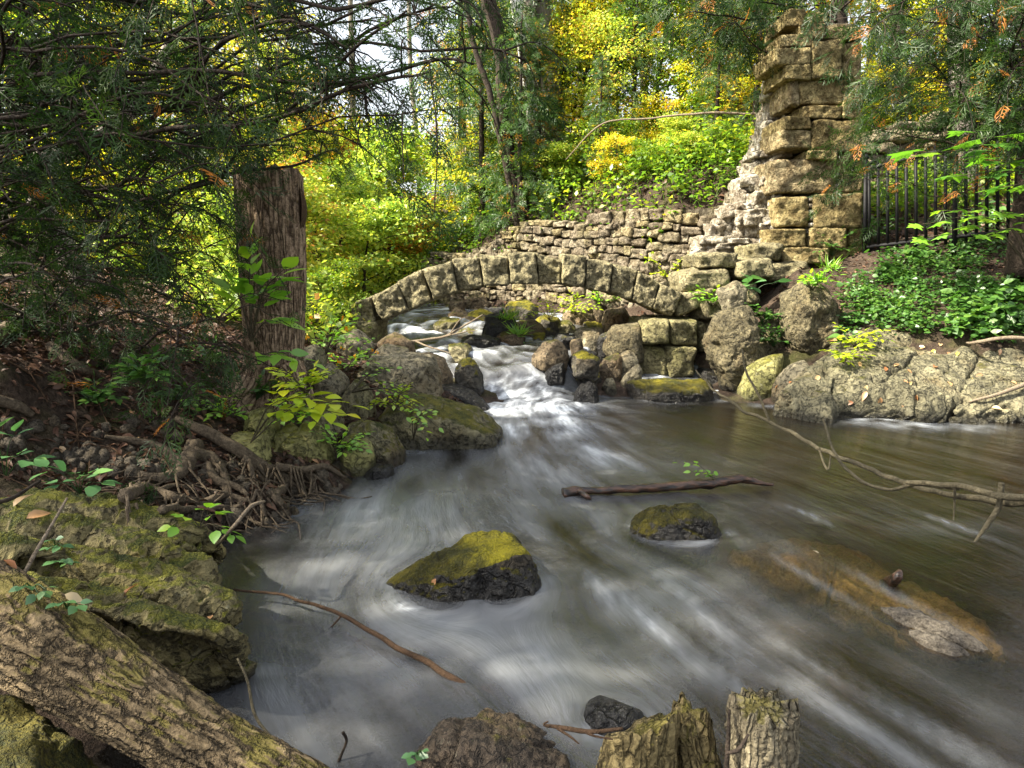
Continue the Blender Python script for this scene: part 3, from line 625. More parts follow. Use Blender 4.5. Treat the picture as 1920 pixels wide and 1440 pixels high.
# right bank
boulder('huge porous boulder standing right of the pier', [(1328, 622), (1345, 580), (1375, 558), (1408, 574), (1424, 620), (1424, 668), (1402, 702), (1382, 728), (1348, 692), (1330, 652)], m_tufa, d=7.5, t=.3, lvl=6, p=18, amp=.08, seed=30, group=GR, scoop=.25)
boulder('porous boulder with grass on top below the pillar', [(1463, 562), (1475, 530), (1520, 522), (1560, 548), (1574, 600), (1542, 645), (1515, 672), (1482, 642), (1468, 600)], m_tufa, d=7.7, t=.3, lvl=6, p=18, amp=.08, seed=31, group=GR, scoop=.2)
boulder('angular stone at the water under the huge porous boulder', [(1380, 752), (1398, 690), (1440, 668), (1476, 658), (1466, 702), (1432, 740), (1395, 752)], m_rock_green, d=7.15, t=.16, p=22, seed=32, group=GR)
boulder('small stone leaning on the huge porous boulder', [(1343, 548), (1380, 524), (1402, 540), (1396, 566), (1360, 570)], m_rock_dry, d=7.9, t=.14, seed=33, group=GR)
boulder('sloping stone between the angular one and the pale ledge', [(1448, 730), (1480, 690), (1512, 668), (1522, 700), (1480, 745)], m_rock_dry, d=6.9, t=.2, p=18, seed=34, group=GR)
boulder('dark stone filling the hollow beside the pier', [(1300, 735), (1310, 690), (1350, 690), (1372, 730), (1370, 752), (1305, 752)], m_rock_wet, d=8.2, t=.3, seed=35, group=GR)
boulder('grey stone buried in ferny leaves between the porous boulders', [(1405, 665), (1415, 610), (1450, 590), (1480, 640), (1476, 680)], m_tufa, d=7.95, t=.2, seed=36, group=GR)
boulder('mossy base slab under the bridge pier', [(1163, 740), (1170, 716), (1190, 716), (1250, 718), (1332, 712), (1348, 730), (1342, 752), (1200, 752)], m_rock_stream, 0., t=.3, lvl=6, seed=37, group=GR, p=18)
boulder('pale upright stone left of the pier', [(1153, 702), (1160, 664), (1182, 654), (1198, 670), (1192, 694)], m_rock_dry, d=7.85, t=.14, p=20, seed=38, group=GR)
boulder('tilted wedge of stone against the pier foot', [(1163, 714), (1186, 690), (1202, 678), (1204, 714)], m_rock_dry, d=7.6, t=.1, p=22, seed=39, group=GR)
boulder('brown stone left of the pale upright stone', [(1118, 694), (1140, 668), (1162, 658), (1167, 682), (1140, 704)], m_rock_brown, d=7.8, t=.15, seed=40, group=GR)
boulder('small round stone in the trickle beside the mossy base slab', [(1130, 722), (1137, 708), (1152, 706), (1156, 735), (1135, 740)], m_rock_dry, 0.02, t=.08, lvl=4, seed=41, group=GR)
boulder('rust-stained squared boulder left of the pier top', [(1126, 642), (1140, 609), (1206, 603), (1212, 652), (1150, 658)], m_tufa, d=8.3, t=.25, p=20, seed=42, group=GR)
boulder('overhanging grey slab at the stream edge under the arch', [(1074, 628), (1084, 614), (1132, 616), (1128, 640), (1082, 640)], m_rock_dry, d=8.6, t=.25, p=20, seed=43, group=GR)
boulder('yellow-brown boulder in the shade of the arch', [(1128, 606), (1135, 582), (1170, 576), (1185, 600), (1180, 612)], m_rock_brown, d=9.3, t=.25, seed=44, group=GR)
boulder('dark hump of stone in the ground cover under the fence', [(1826, 578), (1832, 542), (1858, 522), (1905, 518), (1945, 535), (1945, 585)], m_tufa, d=7.9, t=.3, lvl=6, p=10, seed=45, group=GR, sink=.3)
# upstream stones
UP = [((870, 596), 44, 34, 'pale round'), ((905, 600), 50, 36, 'dark'), ((845, 612), 46, 28, 'wet'), ((938, 612), 60, 44, 'brown'), ((985, 618), 50, 36, 'mossy'), ((1020, 606), 46, 40, 'tall brown'), ((1050, 616), 40, 30, 'orange stained'), ((1062, 640), 36, 24, 'small wet'), ((820, 600), 34, 22, 'low grey'), ((800, 612), 40, 20, 'flat'), ((880, 628), 40, 20, 'low mossy'), ((905, 640), 56, 22, 'half drowned'), ((960, 634), 40, 24, 'ochre'), ((1010, 636), 30, 18, 'tiny'), ((770, 612), 30, 18, 'dark wet'), ((838, 588), 40, 20, 'buried'), ((1085, 600), 44, 40, 'tilted'), ((1110, 622), 40, 30, 'cracked'), ((860, 652), 40, 14, 'drowned flat'), ((790, 632), 26, 12, 'splashed'), ((890, 570), 40, 34, 'squared'), ((975, 585), 60, 40, 'big shaded'), ((1060, 575), 60, 44, 'slanting'), ((925, 588), 40, 34, 'rounded'), ((1000, 572), 54, 36, 'angular'), ((950, 572), 44, 30, 'low dark'), ((905, 566), 36, 26, 'sharp edged'), ((1035, 586), 44, 32, 'broken'), ((1105, 590), 50, 40, 'brown flat'), ((1080, 575), 44, 34, 'grey leaning'), ((860, 575), 40, 26, 'narrow'), ((1150, 640), 44, 36, 'chipped'), ((1100, 648), 40, 26, 'squat'), ((1095, 670), 40, 20, 'thin black')]
for i, ((cx, cy), w, h, ad) in enumerate(UP):
    r = np.random.default_rng(200 + i); n = 9; an = np.sort(r.uniform(0, 2 * np.pi, n))
    w *= 1.5 if cx > 830 else 1.1; h *= 1.3 if cx > 830 else 1.05; poly = [(cx + w / 2 * math.cos(a) * r.uniform(.8, 1.05), cy + h / 2 * math.sin(a) * r.uniform(.8, 1.05)) for a in an]
    z0 = .40 + max(0, (620 - cy)) * .0033
    boulder(ad + ' stone upstream of the arch, ' + ['nearer the wall', 'in midstream', 'by the right edge', 'close under the vault'][i % 4] + (' in shade' if i % 3 == 0 else ' in white water' if i % 3 == 1 else ' among others'), poly, [m_rock_brown, m_rock_stream, m_rock_mossy, m_rock_wet][i % 4], z0, t=.24, lvl=5, p=24, amp=.07, seed=210 + i, name='stream_stone', group='stones in the stream above the arch', cat='stone')
# pale ledge right
def slab(label, P, seed, lvl=7, am=.02):
    V, T = rock_mesh(np.array(P), lvl, 26, am, 5., seed, .028, (-.25, -.45, .7), 8., .9, .2, 0, .055, 1.5)
    o = add('limestone_slab', V, T, m_slab); return tag(o, label, 'rock slab', 'slabs of the pale ledge')
def ls(px, py, dd=0.):
    return W(px, py, np.interp(py, [610, 640, 680, 720, 755, 775, 800], [7.5, 7.1, 6.7, 6.35, 6.1, 6.02, 6.0]) + dd)
def dn(P): return [p - np.array([0, 0, 1.]) for p in P]
P = [ls(1452, 760, .3), ls(1462, 740, .2), ls(1490, 712, .2), ls(1530, 686, .1), ls(1560, 655), ls(1548, 790), ls(1552, 760), ls(1562, 720), ls(1572, 680)]
slab('rounded left nose of the pale ledge beside the gap', P + dn(P), 80, 6)
P = [ls(1546, 786), ls(1548, 752), ls(1556, 720), ls(1556, 668), ls(1566, 632), ls(1640, 610), ls(1712, 622), ls(1790, 640), ls(1838, 652), ls(1810, 712), ls(1786, 765), ls(1772, 802), ls(1660, 797), ls(1610, 775), ls(1650, 680, -.12), ls(1720, 690, -.12), ls(1600, 720, -.08)]
slab('broad middle of the pale ledge strewn with yellow leaves', P + dn(P), 81)
P = [ls(1778, 803), ls(1786, 768), ls(1812, 715), ls(1845, 655), ls(1900, 640), ls(1990, 640), ls(2080, 690), ls(2080, 810), ls(1900, 806), ls(1880, 775), ls(1960, 780), ls(1900, 700, -.15), ls(1980, 720, -.1)]
slab('mossy right shoulder of the pale ledge under a dead branch', P + dn(P), 82)
# foreground bottom
boulder('dark earthy boulder at the near edge beside the stumps', [(780, 1420), (820, 1375), (872, 1346), (930, 1343), (990, 1364), (1060, 1398), (1095, 1428), (1095, 1520), (775, 1520)], rock_mat('earthy_rock', (.02, .016, .012), (.15, .11, .075), .02, wet=-.05, sc=1.6, bump=1.5), d=1.74, t=.16, lvl=6, p=16, amp=.07, seed=50, group='rocks by the stumps')
boulder('smooth dark grey rock behind the left stump', [(1088, 1375), (1094, 1330), (1120, 1310), (1172, 1308), (1207, 1325), (1214, 1365), (1160, 1385)], m_rock_wet, d=1.93, t=.09, lvl=5, p=14, amp=.04, seed=51, group='rocks by the stumps', water=True)

# ---------------------------------------------------------------- masonry
def quad_block(q, d0, d1, n=8, k=8., amp=.03, fr=5., seed=0, grow=0.):
    """q: TL,TR,BR,BL in photo pixels on the plane y=d0; extruded straight back to y=d1"""
    p = [W(x, y, d0) for x, y in q]
    if grow:
        c = sum(p) / 4; p = [c + (v - c) * (1 + grow) for v in p]
    TL, TR, BR, BL = p
    s = np.array([0, d1 - d0, 0])
    c8 = np.zeros((2, 2, 2, 3))
    c8[0, 0, 0], c8[1, 0, 0], c8[1, 0, 1], c8[0, 0, 1] = BL, BR, TR, TL
    for a in (0, 1):
        for c in (0, 1): c8[a, 1, c] = c8[a, 0, c] + s
    return block(c8, n, k, amp, fr, seed)
VO = [[(657, 572), (692, 557), (704, 601), (664, 622)],
      [(694, 558), (743, 532), (764, 582), (717, 604)], [(745, 529), (791, 505), (810, 562), (767, 582)], [(792, 505), (846, 490), (858, 547), (812, 562)],
      [(847, 485), (898, 484), (906, 536), (859, 546)], [(899, 478), (952, 483), (956, 532), (908, 536)], [(954, 475), (1004, 474), (1010, 532), (957, 532)],
      [(1005, 474), (1053, 490), (1052, 532), (1011, 531)], [(1056, 475), (1099, 481), (1096, 540), (1054, 533)], [(1101, 485), (1150, 493), (1141, 549), (1098, 540)],
      [(1151, 495), (1196, 507), (1183, 562), (1143, 550)], [(1197, 508), (1238, 530), (1223, 580), (1185, 564)], [(1239, 531), (1281, 551), (1260, 596), (1224, 580)]]
BD0, BD1 = 8.3, 9.15
br = thing('stone_bridge', 'low single-arch stone footbridge crossing the stream', 'bridge', (W(980, 600, 8.7)[0], 8.7, W(980, 640, 8.7)[2]))
for i, q in enumerate(VO):
    off = [0.02, -.02, .03, -.04, .02, 0, -.03, .03, -.05, -.03, .02, .0, -.02][i]
    V, Q = quad_block(q, BD0 + off, BD1, 26, 22., .035, 6.5, 300 + i, -.012)
    add('arch_stone', V, Q, m_bridge, br, fattr={'rnd': np.full(len(Q), rng.random())})
# pier stones at the right and springer at the left
PI = [[(1203, 602), (1256, 601), (1257, 647), (1205, 646)], [(1258, 600), (1311, 602), (1310, 650), (1258, 648)], [(1198, 650), (1250, 650), (1252, 714), (1200, 716)], [(1252, 650), (1306, 652), (1306, 706), (1253, 712)]]
for i, q in enumerate(PI):
    V, Q = quad_block(q, 8.1 + .04 * (i % 3), 9.1, 14, 9., .06, 4., 330 + i); add('pier_stone', V, Q, m_pier, br)
LP = [[(657, 602), (704, 604), (703, 648), (668, 640)]]
for i, q in enumerate(LP):
    V, Q = quad_block(q, 8.22, 9.1, 14, 10., .06, 4., 340 + i); add('pier_stone', V, Q, m_pier, br)
# abutment blocks stepping up to the pillar
EB = [[(1272, 552), (1338, 538), (1345, 564), (1264, 598)], [(1284, 512), (1362, 503), (1372, 538), (1282, 550)], [(1310, 476), (1386, 474), (1386, 503), (1312, 504)], [(1386, 490), (1452, 482), (1457, 522), (1386, 522)],
      [(1345, 540), (1420, 528), (1430, 570), (1345, 572)], [(1404, 460), (1468, 458), (1468, 487), (1404, 488)], [(1312, 565), (1372, 560), (1380, 600), (1312, 602)], [(1440, 496), (1520, 490), (1525, 525), (1440, 528)], [(1311, 604), (1352, 602), (1352, 660), (1311, 660)]]
ab = thing('abutment', 'stepped rough stone blocks between the arch and the ruined pillar', 'abutment', W(1360, 600, 8.8))
for i, q in enumerate(EB):
    V, Q = quad_block(q, 8.35 + .05 * (i % 3) + (.25 if i in (5, 7) else 0), 9.3, 12, 9., .07, 4., 350 + i); add('block', V, Q, m_bridge, ab)

# ruined pillar
PX = [(1468, 464, 1556, 492), (1440, 430, 1512, 462), (1521, 427, 1589, 465), (1591, 427, 1620, 463), (1458, 368, 1518, 427), (1530, 363, 1620, 426), (1450, 299, 1569, 363), (1573, 288, 1620, 362), (1462, 243, 1521, 279), (1524, 224, 1618, 284), (1516, 281, 1572, 300),
      (1470, 219, 1523, 242), (1507, 196, 1582, 222), (1583, 157, 1617, 223), (1500, 149, 1581, 196), (1523, 74, 1580, 148), (1580, 77, 1616, 156), (1455, 88, 1522, 120), (1464, 63, 1523, 88), (1500, 44, 1548, 73), (1475, 18, 1513, 47), (1514, 22, 1552, 44), (1473, 121, 1521, 150), (1480, 151, 1500, 197), (1556, 464, 1620, 492), (1552, 44, 1590, 74), (1590, 50, 1614, 76)]
pil = thing('ruined_pillar', 'tall crumbling stone pillar at the end of the retaining wall', 'pillar', W(1545, 490, 9.4))
for i, (x0, y0, x1, y1) in enumerate(PX):
    j = lambda: rng.uniform(-2, 2)
    V, Q = quad_block([(x0 + j(), y0 + j()), (x1 + j(), y0 + j()), (x1 + j(), y1 + j()), (x0 + j(), y1 + j())], 9. + rng.uniform(-.05, .05), 9.75, 20, 18., .028, 5.5, 400 + i, .0)
    add('block', V, Q, m_pillar, pil, fattr={'rnd': np.full(len(Q), rng.random())})
b = Bag()
for i in range(8):
    V, Q = quad_block([(1517 + rng.uniform(-3, 3), 368 + i * 12), (1532, 368 + i * 12), (1532, 379 + i * 12), (1517, 379 + i * 12)], 9.03, 9.5, 4, 4, .02, 9, 440 + i); b.add(V, Q, r=.8)
for i in range(6):
    x = 1560 + rng.uniform(-4, 8); y = 300 + i * 11
    V, Q = quad_block([(x, y), (x + 16, y), (x + 16, y + 10), (x, y + 10)], 9.05, 9.5, 4, 4, .02, 9, 450 + i); b.add(V, Q, r=.7)
b.build('pinning_stones', m_rubble, pil)
c8 = lambda x0, x1, y0, y1, z0, z1: np.array([[[[x0 if a == 0 else x1, y0 if bb == 0 else y1, z0 if c == 0 else z1] for c in (0, 1)] for bb in (0, 1)] for a in (0, 1)], float)
a0, a1 = W(1492, 490, 9.2), W(1611, 40, 9.2)
V, Q = block(c8(a0[0], a1[0], 9.15, 9.68, 1.2, a1[2]), 10, 20, .05, 3, 460); b = Bag(); b.add(V, Q, r=.5); b.build('core', m_mortar, pil)
# torn edge of the wall running down to the left: rubble stones in a stepped face
b = Bag(); edge_y = [20, 60, 120, 200, 260, 300, 340, 380, 430, 480]; edge_x = [1476, 1468, 1456, 1442, 1424, 1406, 1388, 1368, 1322, 1296]
y = 128.
k = 0
while y < 488:
    h = rng.uniform(10, 27); xl = np.interp(y, edge_y, edge_x); xr = np.interp(y, [120, 200, 300, 480], [1486, 1508, 1468, 1455]); x = xl
    while x < xr:
        w = rng.uniform(11, 42); f = (x - xl) / (xr - xl + 1)
        dd = 9.55 - .45 * f + rng.uniform(-.12, .12) + .0006 * (480 - y)
        V, Q = quad_block([(x, y + rng.uniform(-3, 3)), (x + w, y + rng.uniform(-3, 3)), (x + w + rng.uniform(-3, 3), y + h), (x + rng.uniform(-3, 3), y + h)], dd, dd + .45, 8, 11, .075, 5, 500 + k, .03); b.add(V, Q, r=rng.random()); k += 1
        x += w
    y += h * .95
b.build('torn_edge', m_rubble, pil)

# retaining wall, long and receding to the left
WP = spline(WALLP, 80); WP[:, 2] = 0
WS = np.concatenate([[0], np.cumsum(np.linalg.norm(np.diff(WP[:, :2], axis=0), axis=1))]); WL = WS[-1]
def wpt(s): return np.array([np.interp(s, WS, WP[:, 0]), np.interp(s, WS, WP[:, 1])])
def wtop(s):
    x, y = wpt(s); px = 960 + F * x / (y * .985 + .1)
    t = np.interp(px, [780, 850, 900, 1000, 1150, 1240, 1340, 1385, 1420], [478, 470, 455, 425, 396, 388, 378, 350, 335])
    return W(px, t, y)[2]
wall = thing('retaining_wall', 'long dry-stone retaining wall receding behind the arch', 'wall', (wpt(WL / 2)[0], wpt(WL / 2)[1], .4))
b = Bag(); core = Bag(); k = 0
z = .25
while z < 2.7:
    h = rng.uniform(.09, .18); s = rng.uniform(-.2, 0)
    while s < WL:
        w = rng.uniform(.1, .3); sm = min(max(s + w / 2, 0), WL)
        if z + h * .6 < wtop(sm) + rng.uniform(-.06, .06):
            zz = z + .07 * math.sin(s * 1.3 + z * 2) + .05 * math.sin(s * 3.1 + z * 5); g = .003
            p0, p1 = wpt(s), wpt(min(s + w, WL)); tdir = nrm(p1 - p0); nd = np.array([-tdir[1], tdir[0]])
            if nd[1] > 0: nd = -nd
            o = rng.uniform(-.03, .03)
            c = np.zeros((2, 2, 2, 3)); splits = 1 if rng.random() > .35 or h < .13 else 2
            for sp in range(splits):
                zl, zh = zz + h * sp / splits, zz + h * (sp + 1) / splits
                for a in (0, 1):
                    pp = p1 - tdir * g if a else p0 + tdir * g
                    for bb in (0, 1):
                        q2 = pp + nd * (o if bb == 0 else -.3)
                        for cc in (0, 1): c[a, bb, cc] = [*q2, (zh - g + rng.uniform(-.02, .02)) if cc else zl + g + rng.uniform(-.02, .02)]
                # ensure right-handed (x direction runs right to left along the wall)
                V, Q = block(c, 7, 13., .04, 9., 600 + k); b.add(V, Q[:, ::-1], r=rng.random()); k += 1
        s += w
    z += h
b.build('wall_stones', m_wall, wall)
ss = np.linspace(0, WL, 50); V = []; 
for s in ss:
    p = wpt(s); t = wtop(s) - .06
    p1 = p + np.array([.03, .12]); p2 = p + np.array([.15, .5]); V += [[*p1, 0.], [*p1, t], [*p2, t], [*p2, 0.]]
Q = [[i * 4 + j, i * 4 + (j + 1) % 4, i * 4 + 4 + (j + 1) % 4, i * 4 + 4 + j] for i in range(49) for j in range(4)]
add('core', V, np.array(Q), m_mortar, wall, fattr={'rnd': np.full(len(Q), .5)})
# loose coping blocks seen in front of the wall under the arch
boulder('square cut stone standing against the wall under the arch', [(842, 564), (872, 562), (872, 590), (842, 592)], m_rock_brown, d=11.6, t=.14, p=30, lvl=4, seed=90, name='cut_stone', cat='stone')

# far wall behind the fence
bw = thing('ruined_wall', 'broken dark stone wall on the slope behind the iron fence', 'wall', W(1740, 330, 11.6))
b = Bag(); k = 0
tops = lambda x: np.interp(x, [1622, 1680, 1720, 1780, 1800, 1840, 1910], [262, 236, 226, 214, 205, 212, 230])
y = 208.
while y < 345:
    h = rng.uniform(15, 24); x = 1600.
    while x < 1905:
        w = rng.uniform(18, 44)
        if y + h * .5 > tops(x + w / 2):
            V, Q = quad_block([(x, y), (x + w - 2, y + rng.uniform(-2, 2)), (x + w - 2, y + h - 2), (x, y + h - 2)], 11.5 + rng.uniform(-.05, .05), 11.95, 6, 6, .05, 5, 700 + k); b.add(V, Q, r=rng.random()); k += 1
        x += w
    y += h
b.build('wall_stones', m_wall, bw)
V, Q = block(c8(W(1610, 300, 11.7)[0], W(1900, 300, 11.7)[0], 11.6, 11.9, 1.9, W(1700, 245, 11.7)[2]), 4, 30, .02, 3, 460); b = Bag(); b.add(V, Q, r=.5); b.build('core', m_mortar, bw)

# ---------------------------------------------------------------- iron fence
fence = thing('iron_fence', 'black iron railing with looped tops running uphill from the pillar', 'fence', W(1622, 465, 8.95))
def bar(p, q, r=.011, seg=6): return tube([p, q], r, seg)
A0, A1 = W(1624, 468, 8.95), W(2010, 424, 7.9); 
B0, B1 = W(1622, 318, 8.95), W(2010, 222, 7.9)
def fb(t): return A0 + (A1 - A0) * t
def ft(t): return B0 + (B1 - B0) * t
for P0, P1, nm in ((A0 + [0, 0, .03], A1 + [0, 0, .03], 'bottom_rail'), (B0, B1, 'top_rail')):
    V, Q, T = tube(spline([P0, (P0 + P1) / 2, P1], 9), .026, 8); b = Bag(); b.add(V, Q, T); b.build(nm, m_iron, fence)
NB = 20
bars = []
for i in range(NB + 1):
    t = (i + .4) / NB
    if t > 1: break
    p, q = fb(t), ft(t); q = q + np.array([0, 0, .02])
    V, Q, T = tube([p - [0, 0, .05], q], .019, 6); b = Bag(); b.add(V, Q, T); b.build('bar', m_iron, fence); bars.append(q)
for i in range(0, len(bars) - 1, 2):
    p, q = bars[i], bars[i + 1]; c = (p + q) / 2; h = np.linalg.norm(q - p) / 2
    P = [c + (p - c) * math.cos(a) + np.array([0, 0, h * 1.0 * math.sin(a) + .01]) for a in np.linspace(0, math.pi, 11)]
    P = [p - [0, 0, .02]] + P + [q - [0, 0, .02]]
    V, Q, T = tube(np.array(P), .017, 6); b = Bag(); b.add(V, Q, T); b.build('loop', m_iron, fence)
for t in (0.0, .47, .98):
    p, q = fb(t), ft(t); V, Q, T = tube([p - [0, 0, .3], q + [0, 0, .12]], .026, 8); b = Bag(); b.add(V, Q, T)
    V, Q, T = tube([q + [0, 0, .12], q + [0, 0, .14], q + [0, 0, .19]], [.026, .04, .012], 8); b.add(V, Q, T); b.build('post', m_iron, fence)
bpy.context.view_layer.update()
def hit(px, py, default_d=6.):
    """point where the view line through a photo pixel meets what is already built"""
    dg = bpy.context.evaluated_depsgraph_get(); v = ray(px, py)
    ok, loc, nor, idx, ob, mt = SC.ray_cast(dg, Vector((0, 0, CAMZ)), Vector(v).normalized())
    if not ok: return W(px, py, default_d), np.array([0, 0, 1.]), None
    return np.array(loc), np.array(nor), ob
# ---------------------------------------------------------------- wood
def wood(name, label, cat, pts, rad, mat, seg=8, n=None, branches=(), group=None, rough=.12, seed=0, branch_name='side_branch'):
    """pts: 3D control points; branches: (pts, rad)"""
    def mk(P, R, sd):
        P = np.array(P, float); P = spline(P, max(6, (n or 6 * len(P))))
        L = np.linalg.norm(np.diff(P, axis=0), axis=1).sum()
        P = P + .012 * L ** .5 * fbm(P * 5, 2, sd)[:, None] * np.array([.6, .3, .7])
        R = np.interp(np.linspace(0, 1, len(P)), np.linspace(0, 1, len(np.atleast_1d(R))), np.atleast_1d(R))
        def dsp(rr, th, s): return rr * (1 + rough * fbm(np.stack([np.cos(th) * 1.5, np.sin(th) * 1.5, s * 14], -1).reshape(-1, 3), 3, sd).reshape(rr.shape))
        return tube(P, R, seg, True, dsp)
    V, Q, T = mk(pts, rad, seed); b = Bag(); b.add(V, Q, T)
    o = b.build(name, mat); tag(o, label, cat, group)
    for i, br_ in enumerate(branches):
        V, Q, T = mk(br_[0], br_[1], seed + 1 + i); bb = Bag(); bb.add(V, Q, T); bb.build(br_[3] if len(br_) > 3 else branch_name, br_[2] if len(br_) > 2 else mat, o)
    return o
# broken trunk
def big_trunk():
    d = 5.2; P = [W(500, 800, d) + [0, 0, -.1], W(506, 740, d), W(514, 660, d), W(513, 560, d), W(508, 440, d), W(503, 322, d)]
    P = spline(P, 220); R = np.interp(np.linspace(0, 1, 220), [0, .08, .2, .32, .5, .7, 1], [.36, .30, .245, .218, .222, .238, .25])
    def dsp(rr, th, s):
        q = np.stack([np.cos(th) * 5.2, np.sin(th) * 5.2, s * 2.2], -1).reshape(-1, 3)
        q2 = np.stack([np.cos(th) * 11, np.sin(th) * 11, s * 4.5], -1).reshape(-1, 3)
        wv = .35 * fbm(np.stack([np.cos(th) * 2, np.sin(th) * 2, s * 5], -1).reshape(-1, 3), 2, 14)[:, None]
        n1 = np.abs(pn(q + wv, 801)); n2 = np.abs(pn(q2 + wv, 802))
        f = np.clip(n1 * 2.6, 0, 1) ** .6 * .6 + np.clip(n2 * 2.6, 0, 1) ** .6 * .4
        big = fbm(np.stack([np.cos(th), np.sin(th), s * .8], -1).reshape(-1, 3), 2, 803)
        fl = np.clip(1 - s.ravel() / .55, 0, 1) ** 2 * (.28 * np.cos(th.ravel() * 4 + .6) + .12 * np.cos(th.ravel() * 7))
        return rr * (1 + .085 * (f - .6) + .06 * big + fl).reshape(rr.shape)
    V, Q, T = tube(P, R, 220, True, dsp)
    # torn, slightly slanted top
    top = P[-1][2]; k = V[:, 2] > top - .2
    V[k, 2] += (.05 * fbm(V[k] * 9, 3, 805) - .04 * (V[k, 0] - P[-1][0])) * sstep(top - .2, top, V[k, 2])
    BA = bark_attrs(220, 220, .24, 1.95)
    root = thing('broken_trunk', 'thick broken off tree trunk with furrowed brown bark', 'tree trunk', P[2])
    add('trunk', V, [Q, T], m_bark_stump, root, vattr=BA)
    # curl of loose bark on the right side
    n = 26; zz = np.linspace(0, 1, n); Vb = []; Qb = []
    for i, t in enumerate(zz):
        c = W(565, 345 + 100 * t, d); bul = math.sin(math.pi * min(1, t * 1.02)) ** .7 * .045
        for j in range(7):
            u = j / 6 - .5; Vb.append(c + np.array([bul - abs(u) * .02 - .012, u * .10 * (.4 + math.sin(math.pi * t)), 0]))
        for j in range(7):
            u = j / 6 - .5; Vb.append(c + np.array([bul - abs(u) * .02 - .028, u * .10 * (.4 + math.sin(math.pi * t)), 0]))
    for i in range(n - 1):
        for j in range(6):
            a = i * 14 + j; Qb.append([a, a + 1, a + 15, a + 14]); a += 7; Qb.append([a + 1, a, a + 14, a + 15])
    b = Bag(); b.add(np.array(Vb), np.array(Qb)); b.build('loose_bark', m_twig_brown, root)
    # two buttress roots
    for q, r in (([W(470, 720, 5.05), W(440, 770, 4.9), W(420, 815, 4.7), W(405, 850, 4.55)], [.13, .12, .11, .05]), ([W(545, 690, 5.0), W(570, 740, 4.9), W(588, 775, 4.85)], [.10, .07, .03])):
        V, Q, T = tube(spline(q, 60), r, 40, True, lambda rr, th, s: rr * (1 + .16 * (np.abs(pn(np.stack([np.cos(th) * 4, np.sin(th) * 4, s * 3], -1).reshape(-1, 3), 806)).reshape(rr.shape) * 2 - .4)))
        add('buttress_root', V, [Q, T], m_bark_stump, root, vattr=bark_attrs(60, 40, .1, .6))
big_trunk()
# fallen log in the foreground
def big_log():
    P = [W(-150, 1090, 1.72), W(30, 1180, 1.62), W(200, 1285, 1.55), W(400, 1410, 1.48), W(560, 1490, 1.42), W(760, 1600, 1.36)]
    P = spline(P, 420); R = np.interp(np.linspace(0, 1, 420), [0, .2, .5, 1], [.125, .118, .09, .07])
    def dsp(rr, th, s):
        A = np.stack([np.cos(th) * 3.4, np.sin(th) * 3.4, s * 5.5], -1).reshape(-1, 3)
        A = A + .35 * np.stack([fbm(A * .9, 2, 811), fbm(A * .9, 2, 812), fbm(A * .9, 2, 813)], -1)
        # plates: cellular distance
        f1 = np.abs(pn(A * np.array([1.3, 1.3, .55]), 814)); f2 = np.abs(pn(A * np.array([1., 1., 1.5]) + 7, 815))
        pl = np.clip(f1 * 3.2, 0, 1) ** .5 * .65 + np.clip(f2 * 3.4, 0, 1) ** .5 * .35
        fi = fbm(A * 3.2, 4, 816)
        lvl = np.round(pn(A * .8, 817) * 3) / 3
        return rr * (1 + .15 * (pl - .7) + .05 * fi + .07 * lvl).reshape(rr.shape)
    V, Q, T = tube(P, R, 200, True, dsp)
    o = add('fallen_log', V, [Q, T], m_bark_log, vattr=bark_attrs(420, 200, .115, np.linalg.norm(np.diff(P, axis=0), axis=1).sum())); tag(o, 'thick fallen log with cracked plated bark crossing the lower left corner', 'log')
big_log()
# rotten stumps at the bottom edge
def stump(label, base, top, r0, r1, slant, seed, spl=.05, mat=None):
    P = spline([base, (np.array(base) + top) / 2 + rng.uniform(-.008, .008, 3), top], 110)
    def dsp(rr, th, s):
        q = np.stack([np.cos(th) * 3, np.sin(th) * 3, s * 4], -1).reshape(-1, 3); q2 = np.stack([np.cos(th) * 6, np.sin(th) * 6, s * 22], -1).reshape(-1, 3)
        f = np.clip(np.abs(pn(q, seed)) * 3, 0, 1) ** .6; g = fbm(q2, 3, seed + 1); bl = np.round(pn(np.stack([np.cos(th) * 3.2, np.sin(th) * 3.2, s * 17], -1).reshape(-1, 3) + .3 * g[:, None], seed + 4) * 2.5) / 2.5
        return rr * (1 + .07 * (f - .6) + .06 * g + .12 * bl).reshape(rr.shape)
    V, Q, T = tube(P, [r0, r1], 96, True, dsp)
    tz = P[-1][2]; h = tz - P[0][2]; k = V[:, 2] > tz - .35 * h
    w = sstep(tz - .35 * h, tz, V[k, 2]); jag = fbm(V[k] * np.array([28, 28, 3]), 3, seed + 2) + .9 * (np.round(pn(V[k] * np.array([14, 14, 0]), seed + 3) * 3) / 3)
    V[k, 2] += w * (spl * jag + slant[0] * (V[k, 0] - P[-1][0]) + slant[1] * (V[k, 1] - P[-1][1]))
    o = add('rotten_stump', V, [Q, T], mat or m_bark_rot, vattr=bark_attrs(110, 96, r0, h)); return tag(o, label, 'stump', 'rotten stumps at the near edge')
stump('broad flaking stump beside the dark earthy boulder', W(1195, 1560, 1.62), W(1200, 1362, 1.66), .115, .095, (.5, -.5), 820, .02)
stump('narrow splintered stump between the two broad ones', W(1330, 1560, 1.66), W(1292, 1345, 1.72), .07, .052, (-.4, .2), 830, .055)
stump('squared grey stump with a hollow broken top', W(1430, 1570, 1.6), W(1432, 1318, 1.63), .092, .085, (-.1, -.2), 840, .04, m_bark_rot2)
wood('wood_splinter', 'thin dark splinter standing against the squared grey stump', 'splinter', [W(1362, 1460, 1.56), W(1366, 1380, 1.58), W(1368, 1330, 1.6)], [.007, .006, .003], m_bark_dark)
